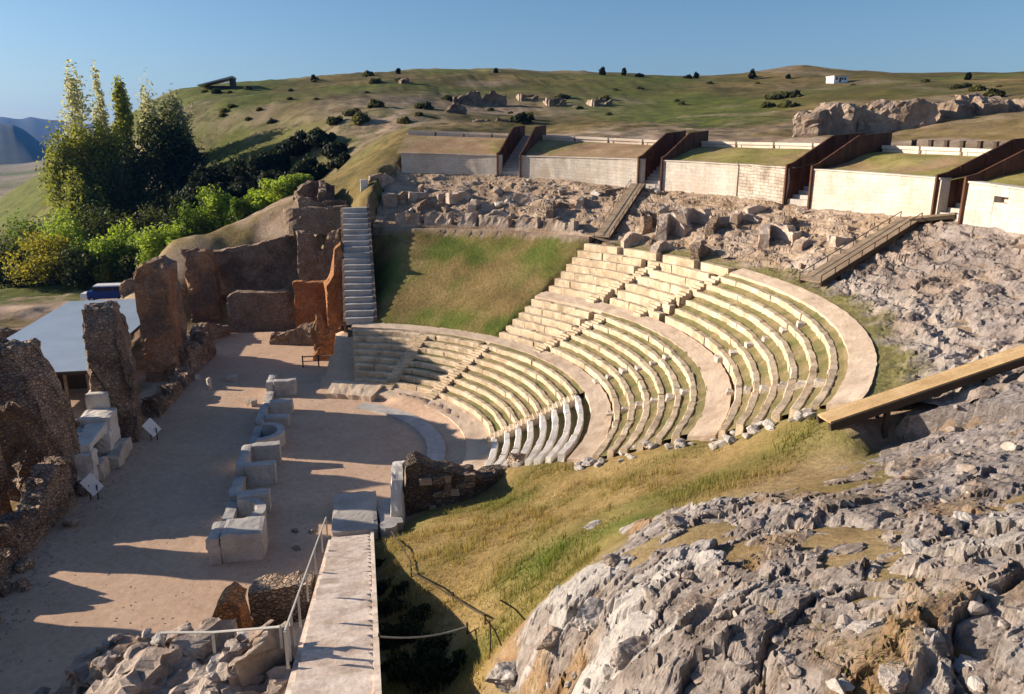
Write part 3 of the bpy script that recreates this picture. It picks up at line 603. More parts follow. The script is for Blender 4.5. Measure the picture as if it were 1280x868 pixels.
# ------------------------------------------------------------------ upper retaining walls, passages, banks, path
def wall_section(a0, a1, mat, label, rough=0.0, hole=None, h0=0.0):
    mb = MB(); R0 = 47.0; azs = azr(a0, a1, R0, .6)
    def prof(zlo, zhi, rin=0., th=.8):
        return lambda a: [(R0+rin, zlo(a)), (R0+rin, zlo(a)*.5+zhi(a)*.5), (R0+rin+.02, zhi(a)), (R0+rin+th, zhi(a)), (R0+rin+th, zlo(a))]
    zl = lambda a: float(z47(a))-.9; zh = lambda a: float(zwall(a))+h0
    if hole:
        h_0, h_1, b0, b1 = hole
        for q0, q1 in ((a0, h_0), (h_1, a1)): sweep(mb, azr(q0, q1, R0, .6), prof(zl, zh), .03, 4)
        sweep(mb, azr(h_0, h_1, R0, .4), prof(zl, lambda a: float(z47(a))+b0), .0, 4); sweep(mb, azr(h_0, h_1, R0, .4), prof(lambda a: float(z47(a))+b1, zh), .0, 4)
        sweep(mb, azr(h_0, h_1, R0, .4), prof(lambda a: float(z47(a))+b0, lambda a: float(z47(a))+b1, .62, .15), .0, 4)
    else: sweep(mb, azs, prof(zl, zh), .03+rough, 4)
    t = empty('retaining_wall', (*pol(47, (a0+a1)/2)[:2], float(z47((a0+a1)/2))), label, 'wall', 'curved retaining walls above the rubble slope')
    mb.build('wall_face', mat, t); c_ = MB(); sweep(c_, azs, lambda a: [(46.93, zh(a)-.0), (46.93, zh(a)+.12), (47.85, zh(a)+.12), (47.85, zh(a))], .02+rough*.5, 9); c_.build('coping', mat, t)
    return t
WALLS = [(61.0, 75.7, 'white', 'shaded grey stretch of curved wall, farthest left above the rubble'), (40.0, 58.2, 'white', 'pale curved wall between the two leftmost rust steel passages'),
         (26.2, 37.2, 'white', 'clean white wall whose left end meets the second steel passage'), (19.3, 26.0, 'rough_white', 'crumbling unrestored wall stub beside the clean white wall'),
         (-.2, 16.0, 'white', 'brightest long white wall above the upper gangway'), (-26, -3.0, 'white', 'white wall with a dark slot, at the right edge')]
for a0, a1, mt, lb in WALLS: wall_section(a0, a1, M[mt], lb, .09 if 'crumb' in lb else 0, (-8.2, -6.6, 1.55, 1.95) if 'slot' in lb else None)
BANKS = [(61.2, 76.5), (40.2, 58.4), (19.0, 37.4), (-.6, 16.0), (-30, -3.2)]
mg, nt, b = new_mat('bank_turf'); pos = position(nt); n1 = noise(nt, pos, .35, 7, .65, .5); n2 = noise(nt, pos, 4, 7, .7)
att = N(nt, 'ShaderNodeAttribute', attribute_name='mask'); sp = nt.nodes.new('ShaderNodeSeparateColor'); nt.links.new(att.outputs['Color'], sp.inputs[0])
c = ramp(nt, n1, [(.3, (.24, .145, .075)), (.5, (.33, .215, .115)), (.7, (.42, .29, .17))]); c = mixc(nt, sp.outputs[1], c, ramp(nt, n1, [(.3, (.13, .13, .03)), (.5, (.24, .21, .06)), (.7, (.36, .29, .11))]))
c = mixc(nt, .7, c, ramp(nt, n2, [(.28, (.55, .55, .55)), (.5, (1, 1, 1)), (.75, (1.25, 1.25, 1.25))]), 'MULTIPLY'); nt.links.new(c, b.inputs['Base Color']); b.inputs['Roughness'].default_value = .95; bump(nt, b, n2, .8, .1)
for i, (a0, a1) in enumerate(BANKS):
    A_ = azr(a0, a1, 50, .6); nr = 14; RR, AA = np.meshgrid(np.linspace(47.5, 56, nr), A_, indexing='ij'); f = (RR-47.5)/8.5
    z = zwall(AA)-.12+(zpath(AA)-zwall(AA)-.22)*sstep(-.15, 1.02, f)**.9; x = CEN[0]+RR*np.cos(np.radians(AA)); y = CEN[1]+RR*np.sin(np.radians(AA)); w_ = fbm(P2(x, y, .35), 4, 5)
    z = z.ravel()+.14*w_*np.sin(math.pi*f.ravel()); gmix = np.clip([.05, .1, .75, .75, .6][i]+.8*w_, 0, 1)
    tag(add('grass_bank', np.stack([x.ravel(), y.ravel(), z], 1), grid_faces(nr, len(A_)), mg, smooth=True, attr={'mask': np.stack([gmix*0, gmix, gmix*0], 1)}), kind='structure')
A_ = azr(-40, 76.5, 58, .7); nr = 8; RR, AA = np.meshgrid(np.linspace(55.9, 60.3, nr), A_, indexing='ij'); x = CEN[0]+RR*np.cos(np.radians(AA)); y = CEN[1]+RR*np.sin(np.radians(AA))
z = zpath(AA).ravel()+.06+.03*fbm(P2(x, y, .5), 3, 5)-.5*(RR.ravel() > 60)
M['path'] = stone_mat('pale_gravel', [(.56, .46, .36), (.66, .56, .46), (.72, .62, .52)], .4, 9, .4, .03)
tag(add('path', np.stack([x.ravel(), y.ravel(), z], 1), grid_faces(nr, len(A_)), M['path'], smooth=True), kind='structure')
names = ['leftmost', 'second', 'third', 'fourth', 'rightmost']
for i, (a0, a1) in enumerate(BANKS):
    n = [4, 4, 4, 4, 4][i]
    for k in range(n):
        b0 = a0+(a1-a0)*k/n+.12; b1 = a0+(a1-a0)*(k+1)/n-.12; mb = MB()
        zf = lambda a: float(zpath(a))
        sweep(mb, azr(b0, b1, 56, .6), lambda a: [(55.5, zf(a)-.5), (55.5, zf(a)-.08), (55.35, zf(a)-.06), (55.35, zf(a)+.22), (56.3, zf(a)+.22), (56.3, zf(a)-.5)], .015, i*5+k)
        for aa_ in (b0+.25, b1-.25): sweep(mb, [aa_-.2, aa_+.2], lambda a: [(55.45, zf(a)-.7), (55.45, zf(a)-.1), (56.2, zf(a)-.1), (56.2, zf(a)-.7)], 0)
        pl = ['at its right end', 'right of its middle', 'left of its middle', 'at its left end'][k]
        tag(mb.build('path_edge_slab', M['path']), f'long pale slab edging the path over the {names[i]} grass bank, {pl}', 'slab', 'pale slabs edging the upper path')
PASS = [(59.7, 'rust steel passage farthest left, above the shaded wall'), (38.7, 'rust steel passage at the top of the short left gangway'), (17.7, 'rust steel passage left of the brightest long wall'), (-1.6, 'rust steel passage above the long middle gangway'), (-27.8, 'rust steel passage beyond the wall with the slot')]
for ac, lb in PASS[:4]:
    zb, zw, zp = float(z47(ac)), float(zwall(ac)), float(zpath(ac)); t = empty('steel_passage', pol(47, ac, zb), lb, 'passage', 'rust steel passages through the upper wall')
    for sg in (-1, 1):
        hw = 1.32; cs = np.array([math.cos(R_(ac)), math.sin(R_(ac))]); pn = np.array([-cs[1], cs[0]]); V = []
        poly = [(46.75, zb-.5), (46.75, zw+.35), (47.6, zw+.55), (52.5, zp+1.05), (57.0, zp+1.35), (57.0, zp-.9), (52, zb+.6), (48, zb-.6)]
        for off in (sg*hw, sg*(hw+.16)):
            for r, z in poly: p = CEN+cs*r+pn*off; V.append((p[0], p[1], z))
        n = len(poly); F = [tuple(range(n)), tuple(range(2*n-1, n-1, -1))]+[(k, n+k, n+(k+1) % n, (k+1) % n) for k in range(n)]
        pan = add('side_panel', np.array(V), F, M['corten'], t); rb = MB()
        for r in (48.5, 50.5, 52.5, 54.5):
            p = CEN+cs*r+pn*sg*(hw-.04); zt = np.interp(r, [47.6, 52.5, 57], [zw+.5, zp+1.0, zp+1.3]); rb.bar((p[0], p[1], zb+.2), (p[0], p[1], zt), .07)
        rb.build('panel_ribs', M['corten'], t).parent = pan
    st = MB(); n = 14
    for k in range(n):
        r = 47.2+k*9.2/n; z = zb+.05+(zp-zb)*(k+1)/n; p = CEN+cs*(r+.33); st.box((p[0], p[1], z-.8), (.66, 2.6, .8), R_(ac))
    st.build('step', M['concrete'], t)

# bollards on the path
for px in (1104, 1143, 1164, 1184, 1204, 1226, 1246):
    q = at_cyl(px, 176, 58.6); a = polar([q[0]], [q[1]])[1][0]; mb = MB(); mb.box((q[0], q[1], float(zpath(a))+.05), (.34, .34, .62), R_(a), .85, .01)
    mb.box((q[0], q[1], float(zpath(a))+.67), (.4, .4, .08), R_(a)); tag(mb.build('bollard', M['darkwood']), 'small dark square bollard standing along the pale upper path', 'bollard', 'small bollards along the upper path')

# ------------------------------------------------------------------ gangways
def gangway(p, q, w, mat, label, rails=True, posts=3):
    p = Vector([float(v) for v in p]); q = Vector([float(v) for v in q]); d = q-p; hd = Vector((d.x, d.y, 0)).normalized(); sd = Vector((-hd.y, hd.x, 0))
    t = empty('gangway', p, label, 'gangway', 'gangways over the ruined slope'); mb = MB(); mb.bar(p, q, w, .09); mb.build('deck', mat, t)
    mb = MB()
    for s in (-1, 1): mb.bar(p+sd*s*(w/2-.02)+Vector((0, 0, -.16)), q+sd*s*(w/2-.02)+Vector((0, 0, -.16)), .14, .26)
    mb.build('side_beam', M['darkwood'], t)
    for s in (-1, 1):
        if rails:
            mb = MB(); n = int(d.length/1.8)+1; tops = []
            for k in range(n+1):
                b0 = p+d*(k/n)+sd*s*(w/2); mb.bar(b0, b0+Vector((0, 0, .42)), .05); tops.append(b0+Vector((0, 0, .42)))
            mb.tube(tops, .03); mb.build('railing', M['darkwood'], t)
    for k in range(posts):
        f = (k+.6)/(posts+.2); b0 = p+d*f
        for s in (-1, 1):
            x = b0+sd*s*(w/2-.12); g = Tz(x.x, x.y)-.4
            if x.z-.3 > g: mb = MB(); mb.bar((x.x, x.y, g), (x.x, x.y, x.z-.28), .16); mb.build('support_post', M['darkwood'], t)
    return t
gangway(at_cyl(752, 304, 34.9)+[0, 0, .55], at_cyl(797, 236, 46.4)+[0, 0, .5], 1.5, M['plank'], 'short plank gangway climbing beside the bare grass to the second passage')
gangway(at_cyl(1012, 357, 34.7)+[0, 0, .3], at_cyl(1138, 278, 45.6)+[0, 0, .3], 1.5, M['plank'], 'long plank gangway slanting up to the fourth steel passage')
g0 = at_cyl(1138, 278, 45.6)+[0, 0, .3]; gangway(g0+[0, 0, .01], pol(47.6, -1.6, float(z47(0))+.35), 1.5, M['plank'], 'short level landing joining the long gangway to the fourth passage', False, 1)
d_ = ray(1296, 434); gangway(at_z(1030, 524, 10.8), EYE+d_*(23.4/d_[0]), .78, M['ochreplank'], 'ochre plank gangway crossing the near rocks at the right', False, 2)

# ------------------------------------------------------------------ ruins scattered on the rubble slope
def rub_z(x, y):
    r, az = polar([x], [y]); return float(zr(r, az)[0])
def rhit2(px, py):
    d = ray(px, py); t = np.linspace(20, 160, 1400); q = EYE+np.outer(t, d); r, az = polar(q[:, 0], q[:, 1]); h = np.where((r > 33) & (r < 47.2), zr(r, az), -99); i = np.argmax(q[:, 2] < h); return q[i]
STUBS = [ # base px, base py, half width px, height px, bend, label
    (700,262,22,12,.5,'low broken vault right of the dark ledge above the bare grass'), (655,250,26,10,0,'long low wall remnant under the second pale wall'), (580,246,24,10,0,'rubble wall remnant behind the dark ledge, under the shaded wall'),
    (540,262,20,12,.3,'bent wall stump behind the left half of the dark ledge'), (625,270,14,14,0,'squat masonry block at the brink of the bare grass'), (735,252,16,10,.6,'curled wall stump left of the short gangway'),
    (812,282,13,22,.9,'hollow arched stub just right of the short gangway'), (838,290,16,26,-.8,'tall curved vault remnant right of the short gangway foot'), (868,280,20,24,.7,'broad broken vault in the middle of the rubble'),
    (900,288,18,18,-.5,'leaning wall remnant right of the broad broken vault'), (795,303,18,14,0,'dark low stub above the seat rows beside the short gangway'), (830,312,16,14,.3,'jagged stub standing just above the seat rows'),
    (880,320,16,18,.4,'rounded pale stump at the top edge of the seats'), (930,276,16,14,.5,'low curved wall under the crumbling wall'), (968,300,18,24,1.0,'hook shaped masonry shell in the right of the rubble'),
    (990,282,16,14,-.4,'dark cornered stub below the third passage'), (1010,305,16,12,.3,'stub with a flat top left of the long gangway'), (1055,300,14,12,0,'small wall remnant touching the upper side of the long gangway'),
    (770,240,16,8,.2,'flat wall trace under the right end of the second pale wall'), (950,262,20,9,0,'low ledge at the foot of the crumbling wall'), (600,258,16,10,.4,'rubble knob behind the middle of the dark ledge'), (510,250,18,12,.2,'stub at the far left end of the rubble under the shaded wall')]
for i, (px, py, hw, hp, bend, lb) in enumerate(STUBS):
    q = rhit2(px, py); dist = np.linalg.norm(q-EYE); sc = dist/FPX; w = hw*sc; h = hp*sc*1.05; rg = random.Random(i)
    ang = rg.uniform(-.5, .5); ln = []
    for k in range(9):
        f = k/8*2-1; ln.append((q[0]+f*w*math.cos(ang)+abs(bend)*w*(f*f-.4)*math.sin(ang)*1.2, q[1]+f*w*math.sin(ang)-abs(bend)*w*(f*f-.4)*2.0))
    ruin('ruined_vault' if abs(bend) > .3 else 'wall_remnant', M['vault'] if i % 3 else M['tan'], ln, [(0, h*rg.uniform(.4, .8)), (.3, h), (.6, h*rg.uniform(.8, 1.05)), (1, h*rg.uniform(.3, .7))], max(.8, .5*h), q[2]-.4, None, lb, 'ruin', 'ruin stubs on the rubble slope', s=i*11, amp=.10, res=.2, topamp=.3)
rg = random.Random(5); k = 0
for i in range(55):
    a = rg.uniform(-4, 74); r = rg.uniform(36.5 if a > 36 else 35, 46.5)
    p = pol(r, a); s_ = rg.choice([.22, .26, .3, .35, .45, .55, .7]); z = rub_z(p[0], p[1])
    rock('tumbled_stone', M['ruin'] if rg.random() < .6 else M['paleboulder'], (p[0], p[1], z-.1), (s_*rg.uniform(.8, 1.5), s_*rg.uniform(.7, 1.1), s_*rg.uniform(.45, .85)), i+300, rg.uniform(0, 6), (rg.uniform(-.2, .2), rg.uniform(-.2, .2)),
         'fallen building stone lying on the rubble slope below the white walls', 'stone', 'fallen stones on the rubble slope', sub=2 if s_ < .5 else 3, cuts=12, sink=.3)
# dark ledge above the bare grass
LED = [(73.5, 69.5, 1.5, 'leftmost, beside the grey staircase top'), (68.6, 63.8, 1.3, 'second from the grey staircase'), (62.6, 59.6, 1.5, 'third from the grey staircase'), (58.8, 53.5, 1.15, 'longest, in the middle'), (52.2, 48.2, 1.35, 'second from the short gangway'), (47, 41.5, 1.1, 'nearest to the short gangway')]
for i, (a0, a1, h, lb) in enumerate(LED):
    ln = [tuple(pol(36.3, a)[:2]) for a in np.linspace(a0, a1, 8)]
    ruin('ledge_wall', M['ruin'], ln, [(0, h*.8), (.3, h), (.7, h*.85), (1, h)], 1.1, lambda x, y: np.array([rub_z(a, b_)-.3 for a, b_ in zip(x, y)]), None, f'dark block wall along the bare grass top, {lb}', 'wall', 'dark walls above the bare grass', s=i*5+70, amp=.14, topamp=.2)

# near ends of the seats: loose blocks
rg = random.Random(9)
for i in range(46):
    r = rg.uniform(21.5, 34.3); a = near_end(r)+rg.uniform(-2.2, 1.0)*28/r; p = pol(r, a); s_ = rg.uniform(.12, .34); z = Tz(*p[:2]) if a < near_end(r) else float(zc(r))-.1
    rock('loose_stone', M['paleboulder'], (p[0], p[1], z), (s_*1.4, s_, s_*.7), i+700, rg.uniform(0, 6), (0, 0), 'small loose stone at the crumbled near end of the seat rows', 'stone', 'loose stones at the near end of the seats', sub=2, sink=.2)

# ------------------------------------------------------------------ stage building ruins (left)
def stand(name, mat, line, heights, thick, label, cat, group=None, base=0.0, **k): return ruin(name, M[mat], line, heights, thick, base, None, label, cat, group, **k)
G = 'tall ruined piers of the stage wall'
stand('ruined_pier', 'brown', [(-22.5,47.2),(-17.4,45.4)], [(0,8.0),(.35,9.1),(.75,8.7),(.9,7.2),(1,5.2)], 2.5, 'broad round topped rubble pier cut by the left edge', 'ruin', G, s=101, amp=.24, topamp=.3, res=.2)
stand('ruined_pier', 'brown', [(-21.8,40.3),(-19.3,39.5)], [(0,7),(.6,7.2),(1,6.4)], 2.3, 'rubble pier left of the view, nearest the lower rocks', 'ruin', G, s=102)
stand('ruined_pier', 'brown', [(-22.2,43.9),(-20,43.1)], [(0,8),(.6,8.5),(1,7.8)], 1.1, 'thin rubble pier left of the view beside the broad round topped one', 'ruin', G, s=103)
stand('ruined_pier', 'brown', [(-16.9,52.9),(-17.5,56.9)], [(0,7.8),(.12,9.0),(.4,9.4),(.8,9.1),(1,8.2)], 2.7, 'dark bulky pier with a rounded head, standing before the blue grey roof', 'ruin', G, s=104, amp=.2, taper=.3, res=.2, topamp=.3)
stand('ruined_pier', 'brown', [(-18.5,57.3),(-19.3,62.0)], [(0,8.4),(.5,8.3),(1,7.7)], 2.0, 'unseen pier added for its shadow, close behind the dark bulky one', 'ruin', G, s=105)  # unseen pier, put here to carry the shade on across the orchestra
stand('ruined_pier', 'orange', [(-18.5,68.7),(-15.9,68.7)], [(0,9.6),(.3,10.2),(.8,10.0),(1,9.2)], 2.8, 'slim orange grey pier beside the blue van', 'ruin', G, s=106, amp=.2, taper=.2, res=.22, topamp=.35)
stand('ruined_pier', 'brown', [(-18.3,72.0),(-16.4,72.0)], [(0,9.6),(.5,10.0),(1,9.7)], 4.2, 'pier tucked directly behind the slim orange grey one', 'ruin', G, s=107)
stand('ruined_pier', 'orange', [(-19.2,91),(-16.0,91)], [(0,8.0),(.2,8.4),(.8,8.2),(1,6.5)], 2.6, 'far square pier with a blackened head and orange foot', 'ruin', G, s=108, amp=.2, taper=.15, res=.25, topamp=.35)
stand('boundary_wall', 'brown', [(-23.5,24),(-23,35.0)], [(0,10),(.8,10),(1,9.5)], 1.2, 'high rubble wall left of the view that shades the lower stage', 'wall', s=109)
stand('boundary_wall', 'brown', [(-23.2,47.8),(-23.2,52.4)], [(0,7.6),(.3,8.4),(.5,7.3),(.8,8.4),(1,7.2)], 1.2, 'added rear wall, notched for its shadow, behind the broad round topped pier', 'wall', s=110)  # added wall; its height and notches are set by its shade on the orchestra
LOWW = [([(-18.4,30.5),(-17.6,37.2)], [(0,1.2),(.42,.8),(.52,1.7),(.8,1.9),(.9,.7),(1,.9)], 'red brown low wall at the lower left, along the stage', 111, 'brown'),
        ([(-17.8,37.5),(-17.2,44.0)], [(0,2.2),(.4,1.7),(.7,2.9),(1,3.2)], 'dark low rubble at the foot of the broad pier', 112, 'brown'),
        ([(-15.9,58.0),(-15.3,67.0)], [(0,1.3),(.25,.7),(.5,1.1),(.8,.8),(1,1.5)], 'low rubble wall between the bulky pier and the slim orange one', 113, 'brown'),
        ([(-15.6,68.5),(-14.8,75.5)], [(0,2.4),(.5,2.0),(.7,2.6),(1,1.6)], 'low rubble at the foot of the slim orange pier', 114, 'brown'),
        ([(-17,80),(-14.5,84)], [(0,1.4),(.5,1.8),(1,1.2)], 'low wall trace between the far square pier and the stage', 115, 'tan')]
for ln, hs, lb, s_, mt in LOWW: stand('low_wall', mt, ln, hs, 1.3, lb, 'wall', 'low ruined walls along the left edge of the stage', s=s_, amp=.26, topamp=.4, res=.22)
rg = random.Random(21)
for i in range(60):
    y = rg.uniform(29, 77); x = -16.9+rg.uniform(-1.2, 1.0)+max(0, (y-55)*.06); s_ = rg.uniform(.18, .6)
    rock('rubble_stone', M['brown'] if rg.random() < .7 else M['ruin'], (x, y, 0), (s_*1.3, s_, s_*.8), i+900, rg.uniform(0, 6), (rg.uniform(-.3, .3), 0), 'rubble stone lying at the foot of the stage wall ruins', 'stone', 'rubble stones along the stage wall', sub=3 if s_ > .4 else 2, sink=.2)
stand('ruin_fragment', 'ruin', [(-24.5,93),(-20.5,94)], [(0,4.2),(.3,5.6),(.5,3.0),(.7,5.0),(1,3.4)], 1.6, 'grey ruin fragment between the far square pier and the slim orange one', 'ruin', s=170, amp=.25)
stand('ruin_fragment', 'brown', [(-28,97),(-26.0,97.3)], [(0,3.6),(.6,4.4),(1,3.2)], 1.3, 'small dark ruin fragment at the foot of the bushes by the van', 'ruin', s=171, amp=.25)
stand('track_wall', 'brown', [(-44,84),(-32.5,80)], [(0,2.0),(.5,2.6),(1,2.2)], 1.0, 'dark low wall beside the dirt track left of the roof', 'wall', s=172, amp=.15)
# restored pale stepped masonry
t = empty('restored_wall', (-17, 50, 0), 'pale restored stepped masonry with a dark opening, left of the stage', 'wall'); mb = MB()
for c_, sz in [((-17.6,52.9,0),(1.3,1.5,3.9)), ((-17.3,51.2,0),(1.9,2.0,2.9)), ((-17.0,48.3,2.1),(1.2,4.0,.5)), ((-16.7,49.9,0),(1.0,.9,2.1)), ((-16.7,46.6,0),(1.0,1.1,2.1)), ((-18.3,48.3,0),(1.2,4.2,2.35))]: mb = MB(); mb.worn(c_, sz, .03, .05, int(c_[1]*3)); mb.build('masonry_block', M['whiteplaster'], t); 
for c_, sz in (((-16.0,50.2,0),(.8,3.4,.9)), ((-16.3,47.4,0),(.6,1.6,1.1))): mb = MB(); mb.worn(c_, sz, .03, .05, 3); mb.build('base_course', M['pale'], t)
# information panels
for (px, py, rot, lb) in [(176,533,.5,'farther white information panel leaning beside the stage wall'), (117,609,.35,'nearer white information panel leaning beside the stage wall')]:
    q = at_z(px, py+12, .25); q = q+np.array([.95, -.5, 0])*(py < 560); t = empty('information_panel', (q[0], q[1], 0), lb, 'panel'); mb = MB(); w, h = .62, .95
    c0 = np.array([q[0], q[1], .42]); ux = np.array([math.cos(rot), math.sin(rot), .0]); uy = np.array([-.35*math.sin(rot), .35*math.cos(rot), .94]); n_ = np.cross(ux, uy)*.03
    V = [c0+ux*a*w+uy*b_*h+n_*s for s in (-1, 1) for a, b_ in ((0,-.15),(.95,.32),(.05,1.3),(-.95,.82))]; V = [(v[0], v[1], v[2]) for v in V]
    add('board', np.array(V), [(3,2,1,0),(4,5,6,7),(0,1,5,4),(1,2,6,5),(2,3,7,6),(3,0,4,7)], M['signface'], t)
    mb = MB(); mb.bar((q[0]-.2, q[1]+.12, 0), (q[0]-.2, q[1]+.10, .95), .06); mb.bar((q[0]+.2, q[1]+.12, 0), (q[0]+.2, q[1]+.12, .9), .06); mb.build('stand', M['darkwood'], t)
# low shed with sheet roof
t = empty('shed', (-26, 75, 0), 'long low shed with a blue grey sheet roof behind the stage wall', 'shed'); mb = MB()
x0, x1, y0, y1 = -31.2, -20.9, 61.6, 89.0
n = 40; V = []; 
for i in range(n+1):
    x = x0+(x1-x0)*i/n; zo = 0
    V += [(x, y0, 2.95+zo), (x, y1, 3.25+zo)]
F = [(2*i, 2*i+2, 2*i+3, 2*i+1) for i in range(n)]; nb = len(V); V += [(x, y, z-.1) for x, y, z in V]; F += [(nb+2*i+1, nb+2*i+3, nb+2*i+2, nb+2*i) for i in range(n)]
for i in range(n): F += [(2*i, nb+2*i, nb+2*i+2, 2*i+2), (2*i+1, 2*i+3, nb+2*i+3, nb+2*i+1)]
add('roof', np.array(V), F, M['roof'], t)
mb = MB(); mb.bar((x0, y0-.03, 2.8), (x1, y0-.03, 2.8), .08, .22); mb.bar((x1+.03, y0, 2.8), (x1+.03, y1, 3.1), .08, .22); mb.build('fascia', M['darkwood'], t)
for k in range(7): mb = MB(); mb.box((x0+.3+(x1-x0-.6)*k/6, y0+.3, -.3), (.2, .2, 3.1)); mb.build('post', M['plank'], t)
mb = MB(); mb.box(((x0+x1)/2, y0+5.2, -.3), (x1-x0-.6, .2, 3.1)); mb.box((x0+.4, (y0+y1)/2+2, -.3), (.2, y1-y0-6, 3.1)); mb.build('rear_wall', M['darkwood'], t)
# blue van
q = at_y(136, 371, 105); zg = Tz(q[0], q[1]); t = empty('van', (q[0], q[1], zg), 'dark blue van with a white roof, parked on the dirt track beside the trees', 'van', rz=0)
def vb(name, boxes, mat, par=t):
    mb = MB()
    for c_, sz, tp in boxes: mb.box((q[0]+c_[0], q[1]+c_[1], zg+c_[2]), sz, 0, tp)
    return mb.build(name, mat, par)
body = vb('body', [((.2,0,.4),(4.9,2.0,.95),1.0), ((.55,0,1.35),(4.2,1.96,.62),.95)], M['vanblue']); vb('bonnet', [((-2.6,0,.4),(.9,1.9,.72),.93)], M['vanwhite'])
vb('roof', [((.55,0,1.97),(4.05,1.88,.13),.97)], M['vanwhite']); 
for xx in (-.95, .2, 1.4): vb('window', [((xx,-.985,1.4),(.95,.03,.46),1.0)], M['glass'])
vb('windscreen', [((-1.56,0,1.36),(.1,1.6,.52),.96)], M['glass']); 
for sy in (-1, 1): vb('headlight', [((-3.05,sy*.68,.75),(.08,.3,.18),1.)], M['lamp'])
for xx in (-1.75, 1.75):
    for sy in (-1, 1):
        mb = MB(); mb.tube([(q[0]+xx, q[1]+sy*1.02, zg+.36), (q[0]+xx, q[1]+sy*.8, zg+.36)], .36, 16); w_ = mb.build('wheel', M['rubber'], t)
        mb = MB(); mb.tube([(q[0]+xx, q[1]+sy*1.035, zg+.36), (q[0]+xx, q[1]+sy*.9, zg+.36)], .2, 12); h_ = mb.build('rim', M['steel'], t); h_.parent = w_; h_.location = (0, 0, 0); 

# far end walls, orange masonry, staircase
stand('brick_wall', 'brightorange', [(-6.9,81),(-3.6,81)], [(0,5.9),(.85,6.0),(1,6.0)], 1.6, 'square orange masonry wall left of the taller orange one', 'wall', s=120, amp=.1, topamp=.1)
stand('brick_wall', 'brightorange', [(-3.5,78),(-1.75,78.2)], [(0,6.3),(.4,7.2),(.6,9.6),(1,10.3)], 2.6, 'tall ragged orange wall leaning against the grey staircase', 'wall', s=121, amp=.16, topamp=.3)
stand('upper_wall', 'tan', [(-6.6,86),(-4.4,86),(-1.8,85)], [(0,10.6),(.35,10.3),(.45,8.6),(.6,8.4),(.75,10.6),(1,11)], 1.8, 'tan wall with a dark recess above the orange walls', 'wall', s=122, amp=.14, topamp=.15)
stand('long_wall', 'brown', [(-17,93.5),(-6,94)], [(0,7.7),(.5,8.5),(.8,9.3),(1,9.9)], 1.6, 'long brown back wall below the grassy mound', 'wall', s=123, amp=.12, topamp=.12)
t = stand('stage_end_wall', 'tan', [(-14.4,86.6),(-6.2,86.2)], [(0,3.6),(.1,4.1),(.78,4.0),(.8,2.9),(1,2.8)], 1.9, 'low tan wall with a flat sunlit top closing the stage', 'wall', s=124, amp=.1, topamp=.06)
stand('broken_corner', 'brightorange', [(-4.7,72.2),(-3.6,72.0),(-1.9,71.8)], [(0,2.0),(.25,4.6),(.45,3.3),(.8,2.6),(1,3.2)], 1.5, 'jagged orange corner ruin beside the seat ends', 'ruin', s=125, amp=.24, topamp=.4)
stand('low_wall', 'tan', [(-9.2,79.0),(-4.4,77.6)], [(0,1.0),(.5,1.6),(.8,1.9),(1,2.4)], 1.4, 'low sunlit wall running to the jagged orange corner', 'wall', 'low ruined walls along the left edge of the stage', s=126, amp=.2)
stand('seat_end_wall', 'brown', [(-1.4,68.9),(.9,68.9)], [(0,3.6),(1,3.7)], 1.6, 'plain brown end wall at the foot of the grey staircase', 'wall', s=127, amp=.06, topamp=.05)
t = empty('barrier', (-4.2, 69.5, 0), 'low timber barrier round a dark trench by the seat ends', 'barrier'); mb = MB(); mb.bar((-5.6,69.4,1.0),(-1.6,69.3,1.0),.09); mb.bar((-5.6,69.4,.55),(-1.6,69.3,.55),.07); mb.build('rail', M['plank'], t)
for xx in (-5.6,-4.2,-2.9,-1.6): mb = MB(); mb.box((xx,69.35,0),(.12,.12,1.1)); mb.build('post', M['darkwood'], t)
t = empty('staircase', (-.2, 76, 0), 'steep grey stone staircase between the orange walls and the bare grass', 'staircase'); n = 19
for k in range(n):
    y = 69.2+(84.2-69.2)*k/n; z = 3.95+(13.2-3.95)*(k+1)/n; mb = MB(); mb.box((-.25+random.uniform(-.04,.04), y+.42, z-.62), (2.55, .86, .62), random.uniform(-.01,.01), 1.0, .03); mb.build('step', M['bluestone'], t)
mb = MB()
V = [(xx, yy, zz) for xx in (-1.75, -1.5) for yy, zz in ((69.2,-.2),(84.2,-.2),(84.2,13.25),(69.2,4.2))]; mb.put(V, [(0,1,2,3),(7,6,5,4),(0,4,5,1),(1,5,6,2),(2,6,7,3),(3,7,4,0)])
V = [(xx, yy, zz) for xx in (1.02, 1.3) for yy, zz in ((69.2,-.2),(84.2,-.2),(84.2,13.55),(69.2,4.3))]; mb.put(V, [(0,1,2,3),(7,6,5,4),(0,4,5,1),(1,5,6,2),(2,6,7,3),(3,7,4,0)]); mb.build('side_wall', M['brown'], t)
# ruined tower platform on top of the far end
t = empty('ruined_tower', (-2.5, 93, 10), 'ruined round tower base with pale upright block above the far mound', 'ruin')
ln = [(-6.9+.9*math.cos(a)*1.0, 93.2+2.6*math.sin(a)) for a in np.linspace(math.pi*.9, math.pi*1.5, 8)]+[(-3.5,89.8),(-1.0,89.3)]
ruin('curved_base', M['tan'], ln, [(0,2.2),(.5,2.7),(1,2.9)], 1.4, 10.1, t, s=130, amp=.1, topamp=.08)
mb = MB(); mb.box((-3.4, 93.2, 10.2), (6.8, 6.6, 2.5), 0, .98, .1); mb.build('platform', M['brown'], t)
ruin('broken_wall', M['brown'], [(-7.0,94.5),(-5.2,96),(-2.6,96.3)], [(0,1.4),(.3,2.2),(.6,2.4),(1,1.9)], .9, 13.1, t, s=131); ruin('broken_wall', M['brown'], [(-6.4,91.4),(-3.6,90.8),(-1.2,91)], [(0,1.3),(.3,.9),(1,.8)], .9, 12.6, t, s=132)
